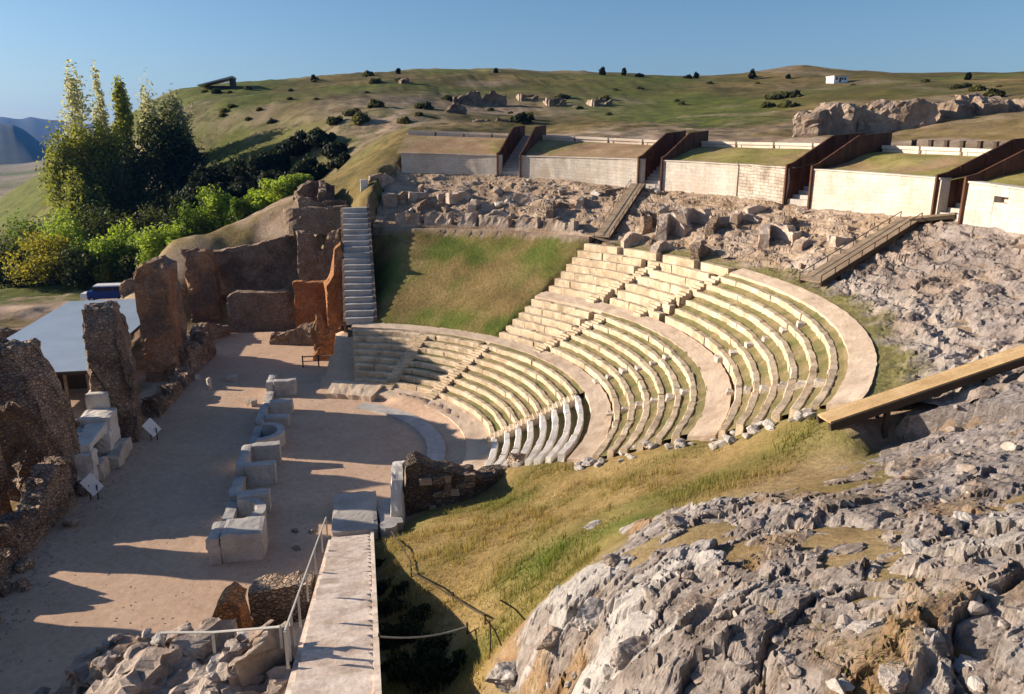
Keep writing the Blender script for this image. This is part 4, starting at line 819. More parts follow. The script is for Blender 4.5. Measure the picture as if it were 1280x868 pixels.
ruin('broken_wall', M['brown'], [(-3.9,95.0),(-3.9,91.2)], [(0,2.2),(1,1.2)], .8, 13.1, t, s=134)
mb = MB(); mb.box((.9,90.4,13.2),(.8,.9,2.6), .1, .95, .05); mb.build('upright_block', M['whiteplaster'], t); ruin('broken_wall', M['ruin'], [(1.6,91.2),(4.6,92.0)], [(0,2.2),(.6,2.4),(1,1.6)], .9, 14.0, t, s=133)
for i, (x, y, z, w, d, h) in enumerate([(3.6,87.4,13.1,1.6,1.2,1.3),(6.8,87.2,13.4,2.2,1.2,1.1),(9.6,86.4,13.5,1.8,1.1,.9)]):
    mb = MB(); mb.worn((x, y, z-.4), (w, d, h+.4), .1*i, .08, i+3); tag(mb.build('masonry_block', M['ruin']), ['squat masonry block just right of the staircase top','wide masonry block behind the left end of the dark ledge','low masonry block second along the terrace behind the dark ledge'][i], 'block')

# ------------------------------------------------------------------ stage front with niches
t = empty('niched_podium', (-7.5, 50, 0), 'low pale stage front with square and round niches facing the orchestra', 'stage front')
def smooth_wall(mb, c, sz, rz=0): mb.worn(c, sz, rz, .035, int(abs(c[1])*7))
ys = [61.2, 56.8, 53.5, 50.1, 47.6, 44.3, 42.9, 40.8, 37.5]
segs = [(64.2, 61.3, 1.2), (61.3, 57.6, .5), (57.6, 53.6, .7), (53.6, 47.9, .45), (47.9, 44.2, 1.3), (44.2, 41.4, .8), (41.4, 37.2, .5), (37.2, 35.3, 1.45)]
for a, b_, h in segs: mb = MB(); smooth_wall(mb, (-7.65, (a+b_)/2, -.1), (.6, a-b_-.02, h+.1)); mb.build('back_wall', M['bluestone'], t)
def tooth(y, w, h, x1=-5.6): mb = MB(); smooth_wall(mb, ((-7.35+x1)/2, y, -.1), (x1+7.35, w, h+.1)); return mb.build('niche_pier', M['bluestone'], t)
tooth(61.6, .8, 1.3); tooth(57.4, 1.0, .9); tooth(54.4, .8, .8); tooth(47.6, .7, 1.4); tooth(44.5, .7, 1.35); tooth(41.0, .8, 1.1); tooth(36.3, 1.9, 1.5, -5.4)
for yc in (51.0, 39.2):
    mb = MB(); V = []; nn = 12
    for k in range(nn+1):
        a_ = -math.pi/2+math.pi*k/nn; cx_, cy_ = -7.3, yc; ro, ri = 1.75, 1.25
        for r_ in (ro, ri):
            for z_ in (-.1, .95): V.append((cx_+r_*math.cos(a_)*.95, cy_+r_*math.sin(a_), z_))
    F = []
    for k in range(nn):
        o = k*4; F += [(o, o+4, o+5, o+1), (o+1, o+5, o+7, o+3), (o+3, o+7, o+6, o+2), (o+2, o+6, o+4, o)]
    F += [(0,1,3,2), (nn*4+2, nn*4+3, nn*4+1, nn*4)]; mb.put(V, F); mb.build('round_niche', M['bluestone'], t)
for i, (x, y, w, d, h, lb) in enumerate([(-11.4,66.6,.9,.7,.45,'small pale block on the stage floor beside the far end of the stage front'), (-14.4,67.4,.5,.5,.5,'tiny pale block on the stage floor near the low rubble'), (-12.9,64.4,.35,.35,1.0,'thin upright stone on the stage floor'), (-8.9,59.4,.7,.6,.5,'grey block against the left side of the stage front')]):
    mb = MB(); mb.worn((x, y, -.05), (w, d, h), .3*i, .04, i, .1); tag(mb.build('stone_block', M['pale']), lb, 'block')
for i, (x, y) in enumerate([(-4.1, 38.0), (-3.9, 36.2), (-3.2, 37.8)]):
    rock('drain_stone', M['brown'], (x, y, 0), (.22, .3, .1), 40+i, i, label='small dark stone on the shaded orchestra floor before the stage front', cat='stone', group='small stones on the orchestra floor', sub=2)

rg2 = np.random.default_rng(4); n = 3000; px_ = rg2.uniform(-17.5, 2, n); py_ = rg2.uniform(26, 82, n); px_ = np.where(rg2.random(n) < .45, -17.3+np.abs(rg2.normal(size=n))*1.6, px_)
ok = flat_mask(px_, py_) > .99; ok &= ~((px_ > -8.1) & (px_ < -5.3) & (py_ > 35) & (py_ < 64.5)); ok &= ~((px_ > -2.4) & (py_ < 41)); px_, py_ = px_[ok], py_[ok]; n = len(px_); sz_ = rg2.uniform(.018, .055, n)*np.where(px_ < -15, 1.5, 1.0)
oct_ = np.array([(1,0,0),(0,1,0),(-1,0,0),(0,-1,0),(.1,.1,.7)]); ang_ = rg2.uniform(0, 6.28, n); ca_, sa_ = np.cos(ang_), np.sin(ang_); V = np.stack([np.stack([px_+sz_*(o[0]*ca_*1.4-o[1]*sa_), py_+sz_*(o[0]*sa_*1.4+o[1]*ca_), sz_*o[2]], 1) for o in oct_], 1).reshape(-1, 3)
F = np.concatenate([np.arange(n)[:, None]*5+np.array(f) for f in ((0,1,4),(1,2,4),(2,3,4),(3,0,4))]); tag(add('gravel', V, F, M['ruin']), 'loose pebbles and grit strewn over the sandy stage floor', 'gravel', kind='stuff')

# ------------------------------------------------------------------ near end of the seats: block wall, stump, platform, ramp
t = empty('block_wall', (3.5, 39, 0), 'dark block wall with a pale sunlit end at the edge of the orchestra', 'wall')
ruin('core', M['shademasonry'], [(1.9,39.2),(5.6,38.9)], [(0,2.9),(.15,3.1),(.5,2.55),(.8,2.5),(1,2.2)], 1.7, 0, t, s=140, amp=.14, topamp=.15)
rg = random.Random(3)
for k in range(20):
    x = rg.uniform(2.1, 5.4); z = rg.choice([.4, .8, 1.2, 1.6, 2.0]); mb = MB(); mb.box((x, 38.28+rg.uniform(-.08,.05), z), (rg.uniform(.3,.7), .3, rg.uniform(.25,.42)), rg.uniform(-.06,.06), .96, .03); mb.build('facing_block', M['brown'] if k % 4 else M['ruin'], t)
ruin('pale_end', M['whiteplaster'], [(1.25,37.2),(1.35,38.4),(1.55,40.0)], [(0,1.2),(.4,2.7),(.7,3.0),(1,2.8)], .7, -.1, t, s=141, amp=.07, topamp=.08)
ruin('tail', M['shademasonry'], [(5.5,39.1),(6.6,39.5),(7.4,39.7)], [(0,2.0),(.5,1.5),(1,.7)], 1.3, lambda x, y: T(x, y)-.5, t, s=142, amp=.2)
rock('stump', M['tan'], (8.35, 40.3, Tz(8.35, 40.3)), (.75, .7, 1.0), 77, 0, label='mossy stump of masonry at the right end of the dark block wall', cat='ruin', sub=4, sink=.25)
t = empty('landing', (-.3, 38.4, 0), 'dark stone landing at the foot of the ramp stairway', 'landing'); mb = MB(); mb.worn((-.95, 38.1, -.1), (2.35, 4.6, 1.02), 0, .025, 5); mb.build('slab', M['concrete'], t)
mb = MB(); mb.box((.85, 38.0, -.1), (1.2, 3.2, .85), .06, .98, .03); mb.build('side_block', M['bluestone'], t)
mb = MB(); mb.tube([(.75, 36.1, .2), (.75, 36.1, .95)], .45, 16); mb.build('drum', M['bluestone'], t)
t = empty('ramp_stairway', (-1.1, 26, 0), 'long pale stepped ramp descending to the stage from the foreground', 'stairway'); mb = MB(); yy = 36.0; k = 0
while yy > 3:
    d_ = random.uniform(.62, .82); y0 = yy-d_; z1 = zramp(y0+d_*.5)
    st = MB(); st.box((-1.15+random.uniform(-.015,.015), (yy+y0)/2, z1-.9), (1.92, d_+.02, .9), random.uniform(-.008,.008), 1.0, .03); st.build('tread', M['walkway'] if k % 1 else M['steptop'] if 'steptop' in M else M.setdefault('steptop', stone_mat('ramp_stone', [(.56,.44,.35),(.70,.58,.48),(.78,.67,.57)], .9, 8, .7, .04, stain=((.3,.22,.16), 1.6, .5))), t); yy = y0; k += 1
for x, w, co_ in ((-2.2, .2, -.13), (-.1, .16, .16)):
    mb = MB(); n = 24
    for k in range(n):
        y0, y1 = 36.1-33*k/n, 36.1-33*(k+1)/n; za, zb_ = zramp(y0)+co_, zramp(y1)+co_
        V = [(x+s*w/2, y, z) for s in (-1, 1) for y, z in ((y0, za-3.6), (y1, zb_-3.6), (y1, zb_), (y0, za))]; mb.put(V, [(0,1,2,3),(7,6,5,4),(0,4,5,1),(1,5,6,2),(2,6,7,3),(3,7,4,0)])
    mb.build('side_curb', M['steptop'], t)
# handrails
def railing(name, pts, h, label, mat, posts, mid=True, r=.035, cat='railing'):
    pts = [Vector([float(v) for v in p]) for p in pts]; t = empty(name, pts[0], label, cat); up = Vector((0, 0, h))
    mb = MB(); mb.tube([p+up for p in pts], r); mb.build('handrail', mat, t)
    if mid: mb = MB(); mb.tube([p+up*.5 for p in pts], r*.7); mb.build('mid_rail', mat, t)
    for f in posts:
        s_ = f*(len(pts)-1); i = min(int(s_), len(pts)-2); p = pts[i].lerp(pts[i+1], s_-i); mb = MB(); mb.bar(p-Vector((0, 0, .1)), p+up, r*2); mb.build('post', mat, t)
    return t
railing('handrail_fence', [(-2.35, y, zramp(y)+.12) for y in (36.2, 31, 26, 22, 19, 17.6)], 1.0, 'pale metal handrail down the left side of the stepped ramp', M['paintedsteel'], [0,.15,.32,.5,.66,.8,.92,1], False)
railing('handrail_fence', [tuple(at_z(205,812,6.0)), tuple(at_z(268,812,6.3)), tuple(at_z(352,806,6.9))], .55, 'level metal handrail above the masonry mound at the bottom left', M['paintedsteel'], [0,.5,1], False)
# orange pier and wall below the ramp
stand('brick_pier', 'brightorange', [(-6.1,26.6),(-4.85,26.6)], [(0,2.6),(.25,3.5),(.6,3.7),(1,3.5)], 1.5, 'orange pier with a dark hollow side left of the ramp', 'ruin', s=150, amp=.12, topamp=.12, res=.16)
stand('brick_wall', 'tan', [(-4.85,28.2),(-2.5,28.0)], [(0,2.9),(.5,3.1),(1,3.2)], 1.2, 'ochre wall with a pale ledge between the orange pier and the ramp', 'wall', s=151, amp=.1, topamp=.08, res=.2)
mb = MB(); mb.worn((-3.5, 26.6, -.2), (2.2, 1.6, 1.9), 0, .06, 6); tag(mb.build('ledge_block', M['pale']), 'pale stepped block at the base of the ochre wall by the ramp', 'block')
# masonry mound at the lower left
MND = [((-10.6,21.9),2.7),((-9.4,22.6),4.1),((-8.0,22.3),4.9),((-6.6,21.2),5.6),((-5.2,20.4),6.0),((-3.9,19.6),6.3),((-2.9,18.4),6.6)]
L = np.array([m_[0] for m_ in MND]); Lf = np.concatenate([[0], np.cumsum(np.hypot(*np.diff(L, axis=0).T))]); Lf /= Lf[-1]
stand('masonry_mound', 'ruin', [tuple(p) for p in L], [(f, m_[1]) for f, m_ in zip(Lf, MND)], 2.3, 'weathered pale rubble masonry mound at the bottom left', 'ruin', s=160, amp=.3, topamp=.4, res=.14, taper=.3)
stand('masonry_mound', 'ruin', [(-10.2,19.4),(-6.5,18.9),(-2.7,16.6)], [(0,4.0),(.4,5.9),(1,6.7)], 3.0, 'tan earthy masonry in front of the pale rubble mound, below the frame edge', 'ruin', s=161, amp=.3, topamp=.4, res=.16)
rg = random.Random(31)
for i in range(34):
    f = rg.random(); px = np.interp(f, Lf, L[:, 0])+rg.uniform(-.7,.7); py = np.interp(f, Lf, L[:, 1])+rg.uniform(-1.6,.7); pz = np.interp(f, Lf, [m_[1] for m_ in MND])-.1; s_ = rg.uniform(.14,.42)
    rock('mound_stone', M[rg.choice(['boulder','boulder','ruin','paleboulder'])], (px, py, pz), (s_*1.4, s_, s_*.7), 1200+i, rg.uniform(0,6), (rg.uniform(-.2,.2),0), 'loose angular stone on the masonry mound at the bottom left', 'stone', 'stones on the masonry mound', sub=3, sink=.35)

# ------------------------------------------------------------------ near slope: rope fence and boulders
pts = [hit(*p) for p in [(488,668),(500,690),(513,706),(514,722),(540,740),(566,753),(590,768),(606,782)]]; mb = MB(); mb.tube([p+np.array([0,0,.28+.1*math.sin(i*2.)]) for i, p in enumerate(pts)], .035, 6)
t = empty('rope_fence', pts[0], 'dark slack rope running down the dry grass near the ramp', 'rope'); mb.build('rope', M['rope'], t)
for p in (pts[0], pts[3], pts[5], pts[7]): mb = MB(); mb.bar(p-np.array([0,0,.2]), p+np.array([.02,0,.42]), .05); mb.build('stake', M['rope'], t)
for (a, b_, lb) in [((612,775,.0),(612,822,.0),'thin upright iron stake at the edge of the near rocks'), ((625,750,0),(660,775,0),'thin leaning stick lying on the dry grass above the near rocks'), ((606,772,0),(628,806,0),'thin leaning iron stake beside the upright one')]:
    p = hit(b_[0], b_[1]); dist = np.linalg.norm(p-EYE); q = EYE+ray(a[0], a[1])*(dist/np.linalg.norm(ray(a[0], a[1])))*.995; mb = MB(); mb.tube([p-np.array([0,0,.1]), p*.5+q*.5+np.array([.03,0,.02]), q], .022, 6); tag(mb.build('stake', M['rope']), lb, 'stake')
p0, p1 = at_z(474,796,6.6), hit(584,793); mid = p0*.5+p1*.5-np.array([0,0,.22]); mb = MB(); C_ = [p0*(1-t_)**2+2*mid*t_*(1-t_)+(p1+[0,0,.3])*t_**2 for t_ in np.linspace(0,1,12)]; t = empty('hanging_rope', p0, 'pale sagging rope across the dark hollow right of the ramp', 'rope'); mb.tube(C_, .03, 6); mb.build('rope', M['paintedsteel'], t)
mb = MB(); mb.bar(p1-np.array([0,0,.2]), p1+np.array([0,0,.45]), .06); mb.build('end_post', M['rope'], t); mb = MB(); mb.bar(np.array(p0)-[.02,0,.8], np.array(p0)+[0,0,.1], .06); mb.build('end_post', M['rope'], t)
BOULD = [(745,660,22,12,'p','small pale corner boulder where the dry grass meets the rocks'), (742,775,40,34,'p','big pale weathered boulder at the left brow of the near rocks'), (690,800,34,26,'b','rounded grey boulder left of the big pale one'), (640,850,40,26,'p','low pale boulder at the bottom edge beside the dark hollow'),
  (800,820,44,36,'b','large grey boulder at the bottom, right of the big pale one'), (880,770,40,26,'b','grey boulder in the middle of the near rocks'), (930,745,30,24,'b','grey boulder right of the middle, with a hollow'), (1210,655,24,22,'p','white pointed stone near the right edge of the rocks'),
  (1150,690,26,16,'p','white flat stone left of the pointed one'), (1235,745,20,16,'p','white blocky stone below the pointed one'), (985,830,26,20,'b','grey cube shaped boulder at the bottom of the rocks'), (1080,790,34,20,'p','pale slab in the lower right rocks'),
  (1215,840,30,24,'p','cracked white boulder at the lower right corner'), (1120,850,30,22,'b','grey boulder at the bottom, left of the corner one'), (1000,590,36,16,'b','long grey rock at the upper brow of the rocks'), (1160,600,44,18,'b','long grey ledge rock under the ochre gangway'), (850,655,34,14,'b','dark ledge rock at the upper brow near the grass')]
for i, (px, py, hw, hh, kd, lb) in enumerate(BOULD):
    q = rhit(px, py); sc = np.linalg.norm(q-EYE)/FPX; w = hw*sc*.85; h = hh*sc*.6
    rock('boulder', M['paleboulder'] if kd == 'p' else M['boulder'], q, (w, w*.8, h*1.0), i+2000, .4, (random.uniform(-.15,.15), random.uniform(-.15,.15)), lb, 'boulder', 'boulders set in the near rocks', sub=5, cuts=14, sink=.42)
rg = random.Random(77); k = 0
while k < 90:
    px, py = rg.uniform(600, 1275), rg.uniform(500, 866); ed = np.interp(px, [p[0] for p in edge_px], [p[1] for p in edge_px])
    if py < ed+8 or rg.random() > (py-ed)/200+.15: continue
    q = rhit(px, py); sc = np.linalg.norm(q-EYE)/FPX; w = rg.choice([3, 4, 5, 6, 8, 11])*sc
    rock('rock', M['paleboulder'] if rg.random() < .25 else M['boulder'], q, (w*rg.uniform(.9,1.6), w*rg.uniform(.7,1.1), w*rg.uniform(.5,.9)), 3000+k, rg.uniform(0,6), (rg.uniform(-.3,.3), rg.uniform(-.3,.3)),
         'weathered angular rock lying loose among the near boulders', 'rock', 'loose rocks on the near slope', sub=3 if w > .15 else 2, cuts=12, sink=.3); k += 1

# ------------------------------------------------------------------ vegetation
def leaf_cloud(pts, size, s, flat=.5):
    """one small folded leaf spray (two quads) at every point; a tint value per face"""
    rg = np.random.default_rng(s); n = len(pts); d = rg.normal(size=(n, 3)); d /= np.linalg.norm(d, axis=1)[:, None]; e = np.cross(d, rg.normal(size=(n, 3))); e /= np.linalg.norm(e, axis=1)[:, None]
    sz = size*rg.uniform(.6, 1.4, n)[:, None]; a, b_ = d*sz, e*sz*.55; k = np.cross(d, e)*sz*.25
    V = np.stack([pts-a-b_*.4, pts-b_+k, pts+a-b_*.3, pts+a*.9+b_*.5, pts+b_+k, pts-a+b_*.5], 1).reshape(-1, 3); i = np.arange(n)*6
    F = np.concatenate([np.stack([i, i+1, i+4, i+5], 1), np.stack([i+1, i+2, i+3, i+4], 1)])
    tint = np.clip(.5+.45*fbm(pts*1.1/max(size*4, .4)*.3, 3, s)+rg.normal(size=n)*.17, 0, 1)
    return V, F, np.concatenate([tint, tint])
_sh = {}
def crown_mesh(kind, s, n, leaf):
    """unit crowns: height 1, radius about 1"""
    key = (kind, s)
    if key in _sh: return _sh[key]
    rg = np.random.default_rng(s); pts = []
    if kind == 'poplar':
        nb = 60; 
        for k in range(nb):
            h = rg.uniform(.02, .92); r = .95*min(1, (1-h)*1.9+.22)*min(1, .55+h*2.); a = rg.uniform(0, 6.28); q = rg.uniform(.1, .75)*r; c = np.array([q*math.cos(a), q*math.sin(a), h]); m_ = int(n/nb)
            p = rg.normal(size=(m_, 3)); p /= np.linalg.norm(p, axis=1)[:, None]; p *= rg.uniform(.2, 1, m_)[:, None]**.5; pts.append(c+p*np.array([.28*r+.06, .28*r+.06, .075]))
    else:
        nb = {'bush': 26, 'tree': 42, 'shadeleaf': 34}[kind]
        for k in range(nb):
            v = rg.normal(size=3); v /= np.linalg.norm(v); v[2] = abs(v[2]) if kind != 'tree' else v[2]; rad = rg.uniform(.25, .95); c = np.array([v[0]*rad*.8, v[1]*rad*.8, (.45+v[2]*rad*.42) if kind == 'tree' else (.1+v[2]*rad*.74)]); m_ = int(n/nb); br = rg.uniform(.16, .34)
            p = rg.normal(size=(m_, 3)); p /= np.linalg.norm(p, axis=1)[:, None]; p *= rg.uniform(.45, 1, m_)[:, None]**.4; pts.append(c+p*np.array([br, br, br*.5]))
    pts = np.concatenate(pts); pts = pts[pts[:, 2] > -.02]; V, F, tn = leaf_cloud(pts, leaf, s)
    _sh[key] = (V, F, tn); return _sh[key]
_crowns = {}
def plant(name, kind, s, mat, pos, w, h, n, leaf, label, cat, group, trunk=0.0, base=.0, rz=None):
    t = empty(name, pos, label, cat, group, random.uniform(0, 6.28) if rz is None else rz)
    ck = (kind, s, mat, round(leaf/w, 3))
    if ck not in _crowns:
        V, F, tn = crown_mesh(kind, s, n, 1.0)
        # leaves keep their true size whatever the crown's: build at this crown's own scale
        pts = V.reshape(-1, 6, 3).mean(1); sc = np.array([w, w, h]); P = pts*sc; V2 = (V.reshape(-1, 6, 3)-pts[:, None])*leaf+P[:, None]
        me = bpy.data.meshes.new('crown'); me.from_pydata((V2.reshape(-1, 3)/sc).tolist(), [], F.tolist()); me.materials.append(M[mat]); at = me.attributes.new('tint', 'FLOAT', 'FACE'); at.data.foreach_set('value', tn); _crowns[ck] = me
    o = bpy.data.objects.new('crown', _crowns[ck]); COL.objects.link(o); o.parent = t; o.scale = (w, w, h*(1-base)); o.location = (0, 0, h*base)
    tk = ('trunk', kind, s)
    if tk not in _crowns:
        mb = MB(); rg = random.Random(s); tp = .92 if kind == 'poplar' else (.75 if kind == 'tree' else .5); mb.tube([(0,0,-.08),(.01,0,.3*tp),(-.02,.02,.6*tp),(0,0,tp)], [.035,.028,.018,.005] if kind == 'poplar' else [.07,.055,.04,.01], 7)
        for k in range(7):
            h0 = rg.uniform(.2,.7)*tp*(1 if kind == 'poplar' else .8); a = rg.uniform(0,6.28); e = .3 if kind == 'poplar' else .45; mb.tube([(0,0,h0),(e*.5*math.cos(a),e*.5*math.sin(a),h0+.12),(e*math.cos(a),e*math.sin(a),h0+.22)], [.014,.009,.003] if kind == 'poplar' else [.03,.02,.006], 5)
        me = bpy.data.meshes.new('trunk'); me.from_pydata(mb.V, [], mb.F); me.materials.append(M['bark']); _crowns[tk] = me
    o = bpy.data.objects.new('trunk', _crowns[tk]); COL.objects.link(o); o.parent = t; o.scale = (w, w, h)
    return t
def plant_px(name, kind, s, mat, px, ytop, Y, wpx, n, leaf, label, cat, group, base=.0, zb=None):
    q = at_y(px, ytop, Y); z = Tz(q[0], q[1]) if zb is None else zb; d = np.linalg.norm(q-EYE); plant(name, kind, s, mat, (q[0], q[1], z), wpx/2*d/FPX, max(.6, q[2]-z), n, leaf, label, cat, group, base=base)
PG = 'tall poplars behind the stage wall'
for kd, px, yt, Y, w, s, mt, n, lb in [('poplar',88,80,128,48,1,'palepoplar',1500,'tallest broad poplar with a pale thin head, leftmost of the poplars'), ('poplar',117,80,131,24,2,'palepoplar',900,'narrow pale poplar spire second from the left'), ('tree',86,128,124,74,7,'poplar',5200,'yellow green leafy tree beneath the tallest poplar'), ('poplar',147,100,132,34,3,'poplar',2600,'yellow green pointed poplar in the middle'), ('tree',180,84,136,34,4,'palepoplar',650,'thin wispy poplar fourth from the left'), ('tree',212,86,134,44,5,'palepoplar',1000,'pale round headed poplar rightmost of the poplars'), ('tree',132,140,127,56,8,'poplar',3600,'shorter yellowish poplar between the tallest and the pointed one')]:
    plant_px('poplar_tree', kd, s, mt, px, yt, Y+28, w, int(n*2.4), .27, lb, 'tree', PG)
for px, yt, Y, w, s, mt, lb in [(200,116,127,84,11,'darkleaf','big dark leafy tree below the rightmost poplars'), (160,160,124,60,12,'darkleaf','dark rounded tree left of the big dark leafy one'), (225,150,126,54,13,'darkleaf','dark tree at the foot of the grassy hill'), (95,205,119,60,14,'poplar','low yellow green tree under the tallest poplar')]:
    plant_px('broadleaf_tree', 'tree', s, mt, px, yt, Y+26, w, 7000, .28, lb, 'tree', 'leafy trees behind the stage wall')
OG = 'shade-darkened thicket in the hollow below the hill'
for i, (px, yt, Y, w) in enumerate([(262,192,128,58),(292,180,134,50),(318,170,138,52),(345,172,140,44),(372,160,140,46),(402,158,138,42),(335,200,126,52),(300,214,122,50),(270,226,119,46),(385,190,128,50),(418,172,132,36),(240,205,122,46),(355,212,122,44),(425,190,124,30)]):
    plant_px('shade_dark_tree', 'shadeleaf', 20+i % 4, 'shadeleaf', px, yt, Y, w, 5200, .27, 'tree with shade-darkened leaves massed in the hollow between the poplars and the hill', 'tree', OG)
BG = 'green bushes behind the stage wall'
bs = [(55,276,119,105,'yellowbush'),(20,240,128,69,'bushleaf'),(70,240,124,64,'bushleaf'),(110,262,118,75,'bushleaf'),(150,250,120,64,'bushleaf'),(132,286,118,69,'bushleaf'),(175,282,117,46,'bushleaf'),(195,242,112,62,'bushleaf'),(215,254,113,50,'bushleaf'),(240,232,113,57,'bushleaf'),(262,220,116,52,'bushleaf'),(275,240,115,46,'bushleaf'),
      (318,226,115,59,'bushleaf'),(300,238,112,39,'bushleaf'),(350,214,112,62,'bushleaf'),(372,206,113,46,'bushleaf'),(0,262,122,69,'darkleaf'),(5,300,119,57,'darkleaf'),(95,300,115,57,'darkleaf'),(160,300,115,46,'darkleaf'),(185,235,124,69,'darkleaf'),(225,217,118,57,'darkleaf'),(120,235,126,69,'darkleaf'),(40,228,132,69,'darkleaf'),(210,282,108,34,'bushleaf'),(125,318,115,29,'yellowbush'),(180,312,112,29,'darkleaf')]
for i, (px, yt, Y, w, mt) in enumerate(bs):
    lb = 'large yellowing round bush at the left beside the dirt track' if i == 0 else {'bushleaf': 'bright green rounded bush in the thicket behind the stage wall', 'darkleaf': 'dark green bush in the shadowed gaps of the thicket behind the stage wall', 'yellowbush': 'small yellowish bush by the blue van'}[mt]
    plant_px('bush', 'bush', 30+i % 4 if i else 39, mt, px, yt, Y, w, 4200, .20, lb, 'bush', BG if i and mt != 'yellowbush' else None)
SG = 'dark scrub dotted over the hillside'
rg = random.Random(12)
scr = [(270,112,226,10),(310,108,232,8),(395,96,246,6),(460,92,252,14),(470,100,240,16),(500,98,240,10),(505,150,150,16),(530,132,170,18),(560,122,178,20),(650,150,128,22),(660,146,130,18),(702,120,165,20),(755,122,178,16),(470,130,190,18),(440,140,175,24),(450,150,160,22),(420,150,160,20),(800,92,256,10),(860,94,250,8),(940,92,250,8),(970,120,120,24),(985,130,105,20),(990,118,125,18),(960,130,112,14),(1220,110,118,16),(1240,118,110,18),(1195,108,140,14)]
for i in range(34): px = rg.uniform(250, 1250); scr.append((px, rg.uniform(98, 150) if px < 960 else rg.uniform(98, 112), None, rg.uniform(2, 8)))
for i, (px, py, Y, w) in enumerate(scr):
    q = hit(px, py+4); d = np.linalg.norm(q-EYE); ww = w*d/FPX*.62
    plant('scrub_bush', 'bush', 50+i % 3, 'scrub' if i % 9 else 'shadeleaf', (q[0], q[1], q[2]-.2), ww, ww*rg.uniform(.6,1.0), 700, .4, 'small dark scrub bush dotted on the grassy hillside', 'bush', SG)
for i, (px, yb, h) in enumerate([(392,98,5),(753,91,7),(780,91,6),(870,95,5),(940,96,8),(985,96,4),(498,90,5),(620,88,4),(1210,96,5)]):
    q = hit(px, yb+3); d = np.linalg.norm(q-EYE); plant('ridge_tree', 'tree', 60+i % 2, 'shadeleaf', (q[0], q[1], q[2]-.3), h*.42*d/FPX, h*1.5*d/FPX, 500, .45, 'tiny lone tree standing on the hill crest against the sky', 'tree', 'lone trees on the hill crest')
# near-black weeds spread to deepen the shade in the hollow beside the ramp
for i, (px, py, w) in enumerate([(474,705,12),(480,735,20),(490,765,26),(484,800,30),(506,800,34),(540,815,34),(500,848,40),(540,852,44),(570,838,30),(520,775,26),(500,740,18)]):
    q = hit(px, py); d = np.linalg.norm(q-EYE); plant('weed_bush', 'bush', 70+i % 2, 'shadeleaf', (q[0]+.1, q[1], q[2]-.15), w*.95*d/FPX, w*.8*d/FPX, 2200, .06, 'dark weedy bush added to deepen the shaded hollow right of the ramp', 'bush', 'weedy bushes right of the ramp')
# dry grass tufts on the near slope (uncountable)
rg2 = np.random.default_rng(8); n = 150000; x = rg2.uniform(.2, 26, n); y = rg2.uniform(12, 42, n); r, az = polar(x, y)
ok = (az < np.interp(r, *NEAR_END)-.8) & (r > 13.8) & (r < 34) & (pdist(x, y, ROCKP) < .1) & (y < 41); ok &= ~((x > .8) & (x < 8.8) & (y > 37.6) & (y < 40.8)) & (x > .3)
ok &= fbm(P2(x, y, .45), 3, 71)+rg2.uniform(-.6, .5, n) > -.1; x, y = x[ok], y[ok]; z = T(x, y); V = []; F = []; n = len(x)
a = rg2.uniform(0, 6.28, n); h = rg2.uniform(.03, .12, n)*np.where(fbm(P2(x, y, 1.4), 3, 72) > .3, 3.0, 1.); w_ = .02; dx, dy = np.cos(a)*w_, np.sin(a)*w_; lx, ly = rg2.normal(size=n)*.05, rg2.normal(size=n)*.05
V = np.stack([np.stack([x-dx, y-dy, z-.02], 1), np.stack([x+dx, y+dy, z-.02], 1), np.stack([x+lx, y+ly, z+h], 1)], 1).reshape(-1, 3); F = np.arange(3*n).reshape(-1, 3)
gd = np.zeros(n)
for p in (gp, gq): gd = np.maximum(gd, np.exp(-((x-p[0])**2+(y-p[1])**2)/3.))
M['blade'] = leaf_mat('grass_blades', (.32, .245, .10), (.13, .16, .03)); tag(add('dry_grass', V, F, M['blade'], attr={'tint': np.clip(.25*rg2.random(n)+.12+.5*fbm(P2(x, y, .3), 4, 18)+gd, 0, 1)}), 'thin dry grass covering the slope between the seats and the rocks', 'grass', kind='stuff')

w8 = np.clip(ROCK_SOIL[:, 3], 0, 1)**2; w8 /= w8.sum(); ids = rg2.choice(len(w8), 26000, p=w8); c_ = ROCK_SOIL[ids]; clump = fbm(P2(c_[:, 0], c_[:, 1], 1.3), 3, 88) > .12; c_ = c_[clump]; n = len(c_)
x, y, z = c_[:, 0]+rg2.normal(size=n)*.05, c_[:, 1]+rg2.normal(size=n)*.05, c_[:, 2]; a = rg2.uniform(0, 6.28, n); h = rg2.uniform(.03, .13, n); dx, dy = np.cos(a)*.009, np.sin(a)*.009; lx, ly = rg2.normal(size=n)*.05, rg2.normal(size=n)*.05
V = np.stack([np.stack([x-dx, y-dy, z-.02], 1), np.stack([x+dx, y+dy, z-.02], 1), np.stack([x+lx, y+ly, z+h], 1)], 1).reshape(-1, 3)
tag(add('weeds', V, np.arange(3*n).reshape(-1, 3), M['blade'], attr={'tint': np.clip(.2+.6*rg2.random(n), 0, 1)}), 'thin dry weeds growing on the earthy patches among the near rocks', 'weeds', kind='stuff')

